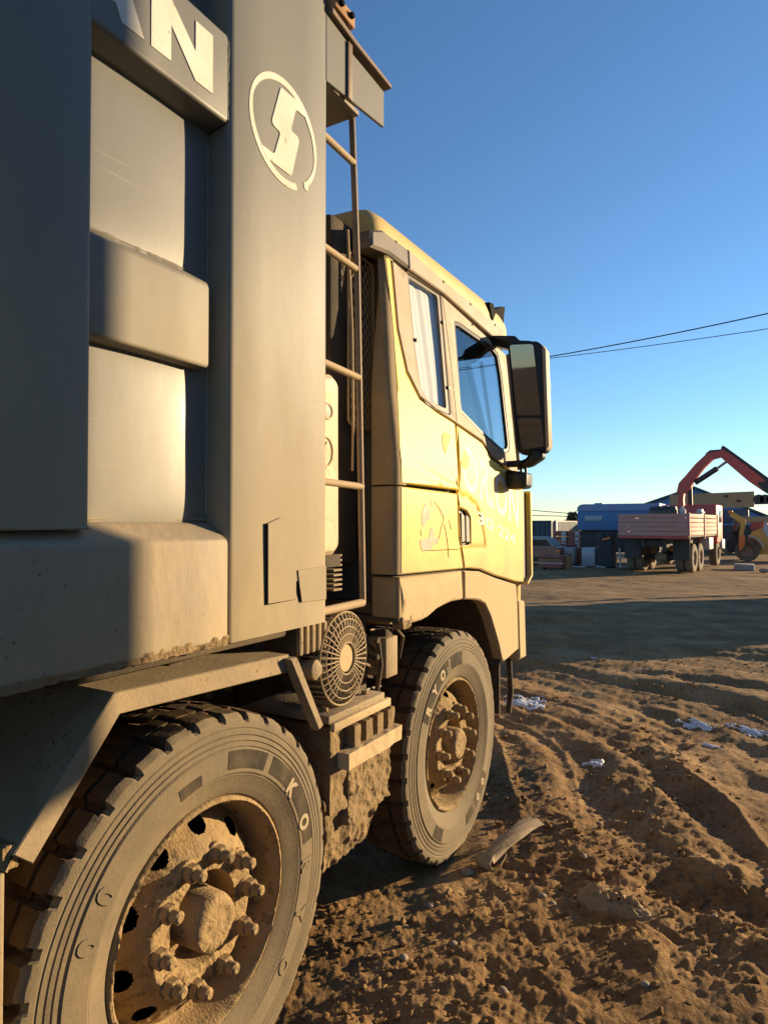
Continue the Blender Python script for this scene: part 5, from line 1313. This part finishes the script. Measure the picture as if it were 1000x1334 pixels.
fa = [(wc[0] + (rw + .12) * math.cos(a), wc[1] + (rw + .12) * math.sin(a)) for a in np.linspace(.1, 1.5, 8)]; fb_ = [(wc[0] + (rw + .2) * math.cos(a), wc[1] + (rw + .2) * math.sin(a)) for a in np.linspace(.1, 1.5, 8)]
V, F = prism_xz(fa + fb_[::-1], YL - .4, YL + .2); mob('fender', V, F, 'off_white', ld, 0)
V, F = prism_xz([ll(*p) for p in ((950, 670), (955, 667), (971, 676), (971.5, 682), (968, 697), (962.5, 697), (965, 681), (951, 673))][::-1], YL - .62, YL - .44); arm = mob('lifting_arm', V, F, 'machine_yellow', ld, 0)
V, F = prism_xz([ll(*p) for p in ((962.5, 697.2), (970.5, 697.2), (970, 710), (966, 715), (962.5, 717.5))][::-1], YL - .65, YL - .41); mob('arm_guard', V, F, 'orange', arm, 0)
c_ = ll(951.5, 667.5); V, F = boxdata(c_[0] - .12, c_[0] + .12, YL - .66, YL - .42, c_[1] - .05, c_[1] + .1, .03); mob('beacon', V, F, 'orange', arm)
a = ll(954, 678); b = ll(966, 697); box('operator_cab', a[0], b[0], YL + .1, YL + 1.4, b[1], a[1], 'dark_glass', ld, .03)
a = ll(946, 692); b = ll(962, 722); box('rear_frame', a[0], b[0], YL + .3, YL + 1.4, b[1] + .1, a[1], 'bg_steel', ld, .04)
q = atg(955, 29); x1 = ony(982, 720, q[1])[0]
tag(box('concrete_slab', q[0], x1, q[1], q[1] + .9, q[2] - .03, q[2] + .24, 'concrete', None, .02), 'grey concrete slab lying on the ground before the loader wheel', 'slab')
q = atg(994, 27.5)
s_ = stone((q[0], q[1], q[2] + .05), .2, 77); s_.name = 'rubble_lump'; tag(s_, 'pale lump of rubble beside the concrete slab', 'rubble')

# -- far trees
def tree(u, v, dd, wpx, label, sd):
    x, y, g = atg(u, dd); rg = np.random.RandomState(sd); zt6 = ony(u, v, y)[1]; rad = wpx / FPX * dd / 2
    t = thing('tree', label, 'tree', (x, y, g), 'far trees'); hgt = zt6 - g
    ds = [tubedata([(x, y, g), (x + .1, y, g + hgt * .5), (x, y, g + hgt * .9)], [.2, .14, .04], 8)]
    for k in range(7):
        a = rg.rand() * 6.28; ds.append(tubedata([(x, y, g + hgt * (.4 + .06 * k)), (x + rad * .7 * math.cos(a), y + rad * .7 * math.sin(a), g + hgt * (.6 + .05 * k))], [.07, .02], 5))
    mob('trunk', *join(*ds), 'bark', t, 60)
    N = 1400; P = rg.normal(size=(N, 3)); P /= np.linalg.norm(P, axis=1)[:, None]; P *= (rg.rand(N, 1) ** .4); lump = .7 + .6 * fbm(P[:, 0] * 2 + sd, P[:, 2] * 2, 3, sd)[:, None]
    P = P * lump * (rad, rad, hgt * .38) + (x, y, g + hgt * .62); V = []; F = []
    for k, p_ in enumerate(P):
        q_ = rg.normal(size=(3, 3)) * .16; V += [tuple(p_ + q_[i]) for i in range(3)]; F.append([3 * k, 3 * k + 1, 3 * k + 2])
    mob('crown', V, F, 'leaf', t, 0)
tree(745, 668, 60, 16, 'taller dark tree rising right behind the blue cabin end', 3)
tree(729, 680, 70, 18, 'low dark tree beside the pale post of the container', 5)
tree(738, 683, 66, 12, 'smallest dark tree, between the two other far trees', 8)

# -- wires
def wire(pa, pb, sag, name, label, r=.02):
    P = []
    for t in np.linspace(0, 1, 40): p = Vector(pa).lerp(Vector(pb), float(t)); p.z -= sag * 4 * t * (1 - t); P.append(tuple(p))
    tag(mob(name, *tubedata(P, r, 6), 'cable', None, 60), label, 'cable', 'overhead cables')
def pt(u, v, d_): x, y = atd(u, d_); return (x, y, ony(u, v, y)[1])
wire(pt(1150, 374, 20), pt(560, 487, 31), .25, 'overhead_cable', 'upper thick black overhead cable crossing the open sky', .022)
wire(pt(1150, 405, 20.5), pt(560, 483, 31.5), .15, 'overhead_cable', 'lower thin black overhead cable crossing the open sky', .014)
wire(pt(600, 655, 60), pt(790, 672, 60), .1, 'overhead_cable', 'upper far power line behind the dark blue container', .035)
wire(pt(600, 667, 60), pt(790, 673, 60), .1, 'overhead_cable', 'lower far power line behind the dark blue container', .035)
for u, dd, lab in ((1150, 20.2, 'wooden utility pole carrying the near cables beyond the flatbed side'), (560, 31.2, 'wooden utility pole hidden behind the dump truck cab')):
    x, y, g = atg(u, dd); po = thing('utility_pole', lab, 'utility pole', (x, y, g)); zt7 = 9.3 if u > 1000 else 10.5
    tube('pole', [(x, y, g - .3), (x, y, zt7)], [.15, .10], 'wood_pole', po, 12); box('cross_arm', x - .7, x + .7, y - .05, y + .05, zt7 - .7, zt7 - .58, 'wood_pole', po, .01)

# -- unseen objects added out of frame to cast shadows and block fill light
tkx, tky, tkz0, tkz1 = 2.50, 6.16, 2.14, 4.9  # added caster, shaped for the shade at the left of the dump body
tks = thing('caster_tank', 'unseen rust brown tank added to cast shade on the dump body', 'tank', (tkx + 1.2, tky - 2.5, 2.04))
box('caster_shell', tkx, tkx + 2.4, tky - 5.2, tky, tkz0, tkz1, 'caster_rust', tks, .06, 3)
box('caster_beam', tkx + .1, tkx + 2.3, tky - 5.0, tky - 4.8, tkz0 - .10, tkz0 - .002, 'bg_steel', tks, .01); box('caster_beam', tkx + .1, tkx + 2.3, tky - 2.6, tky - 2.4, tkz0 - .10, tkz0 - .002, 'bg_steel', tks, .01)
container(2.1, -2.2, -.02, 2.44, 6.06, 2.055, 'dark_blue', 'unseen low dark container added to block fill light below the added tank')  # added blocker that dims sky and ground fill on the wheels
container(3.0, 17.6, float(drop(4, 20)), 2.44, 6.06, 3.0, 'caster_rust', 'unseen rust brown container added to cast the shadow band across the yard')  # added caster for the dark band on the ground
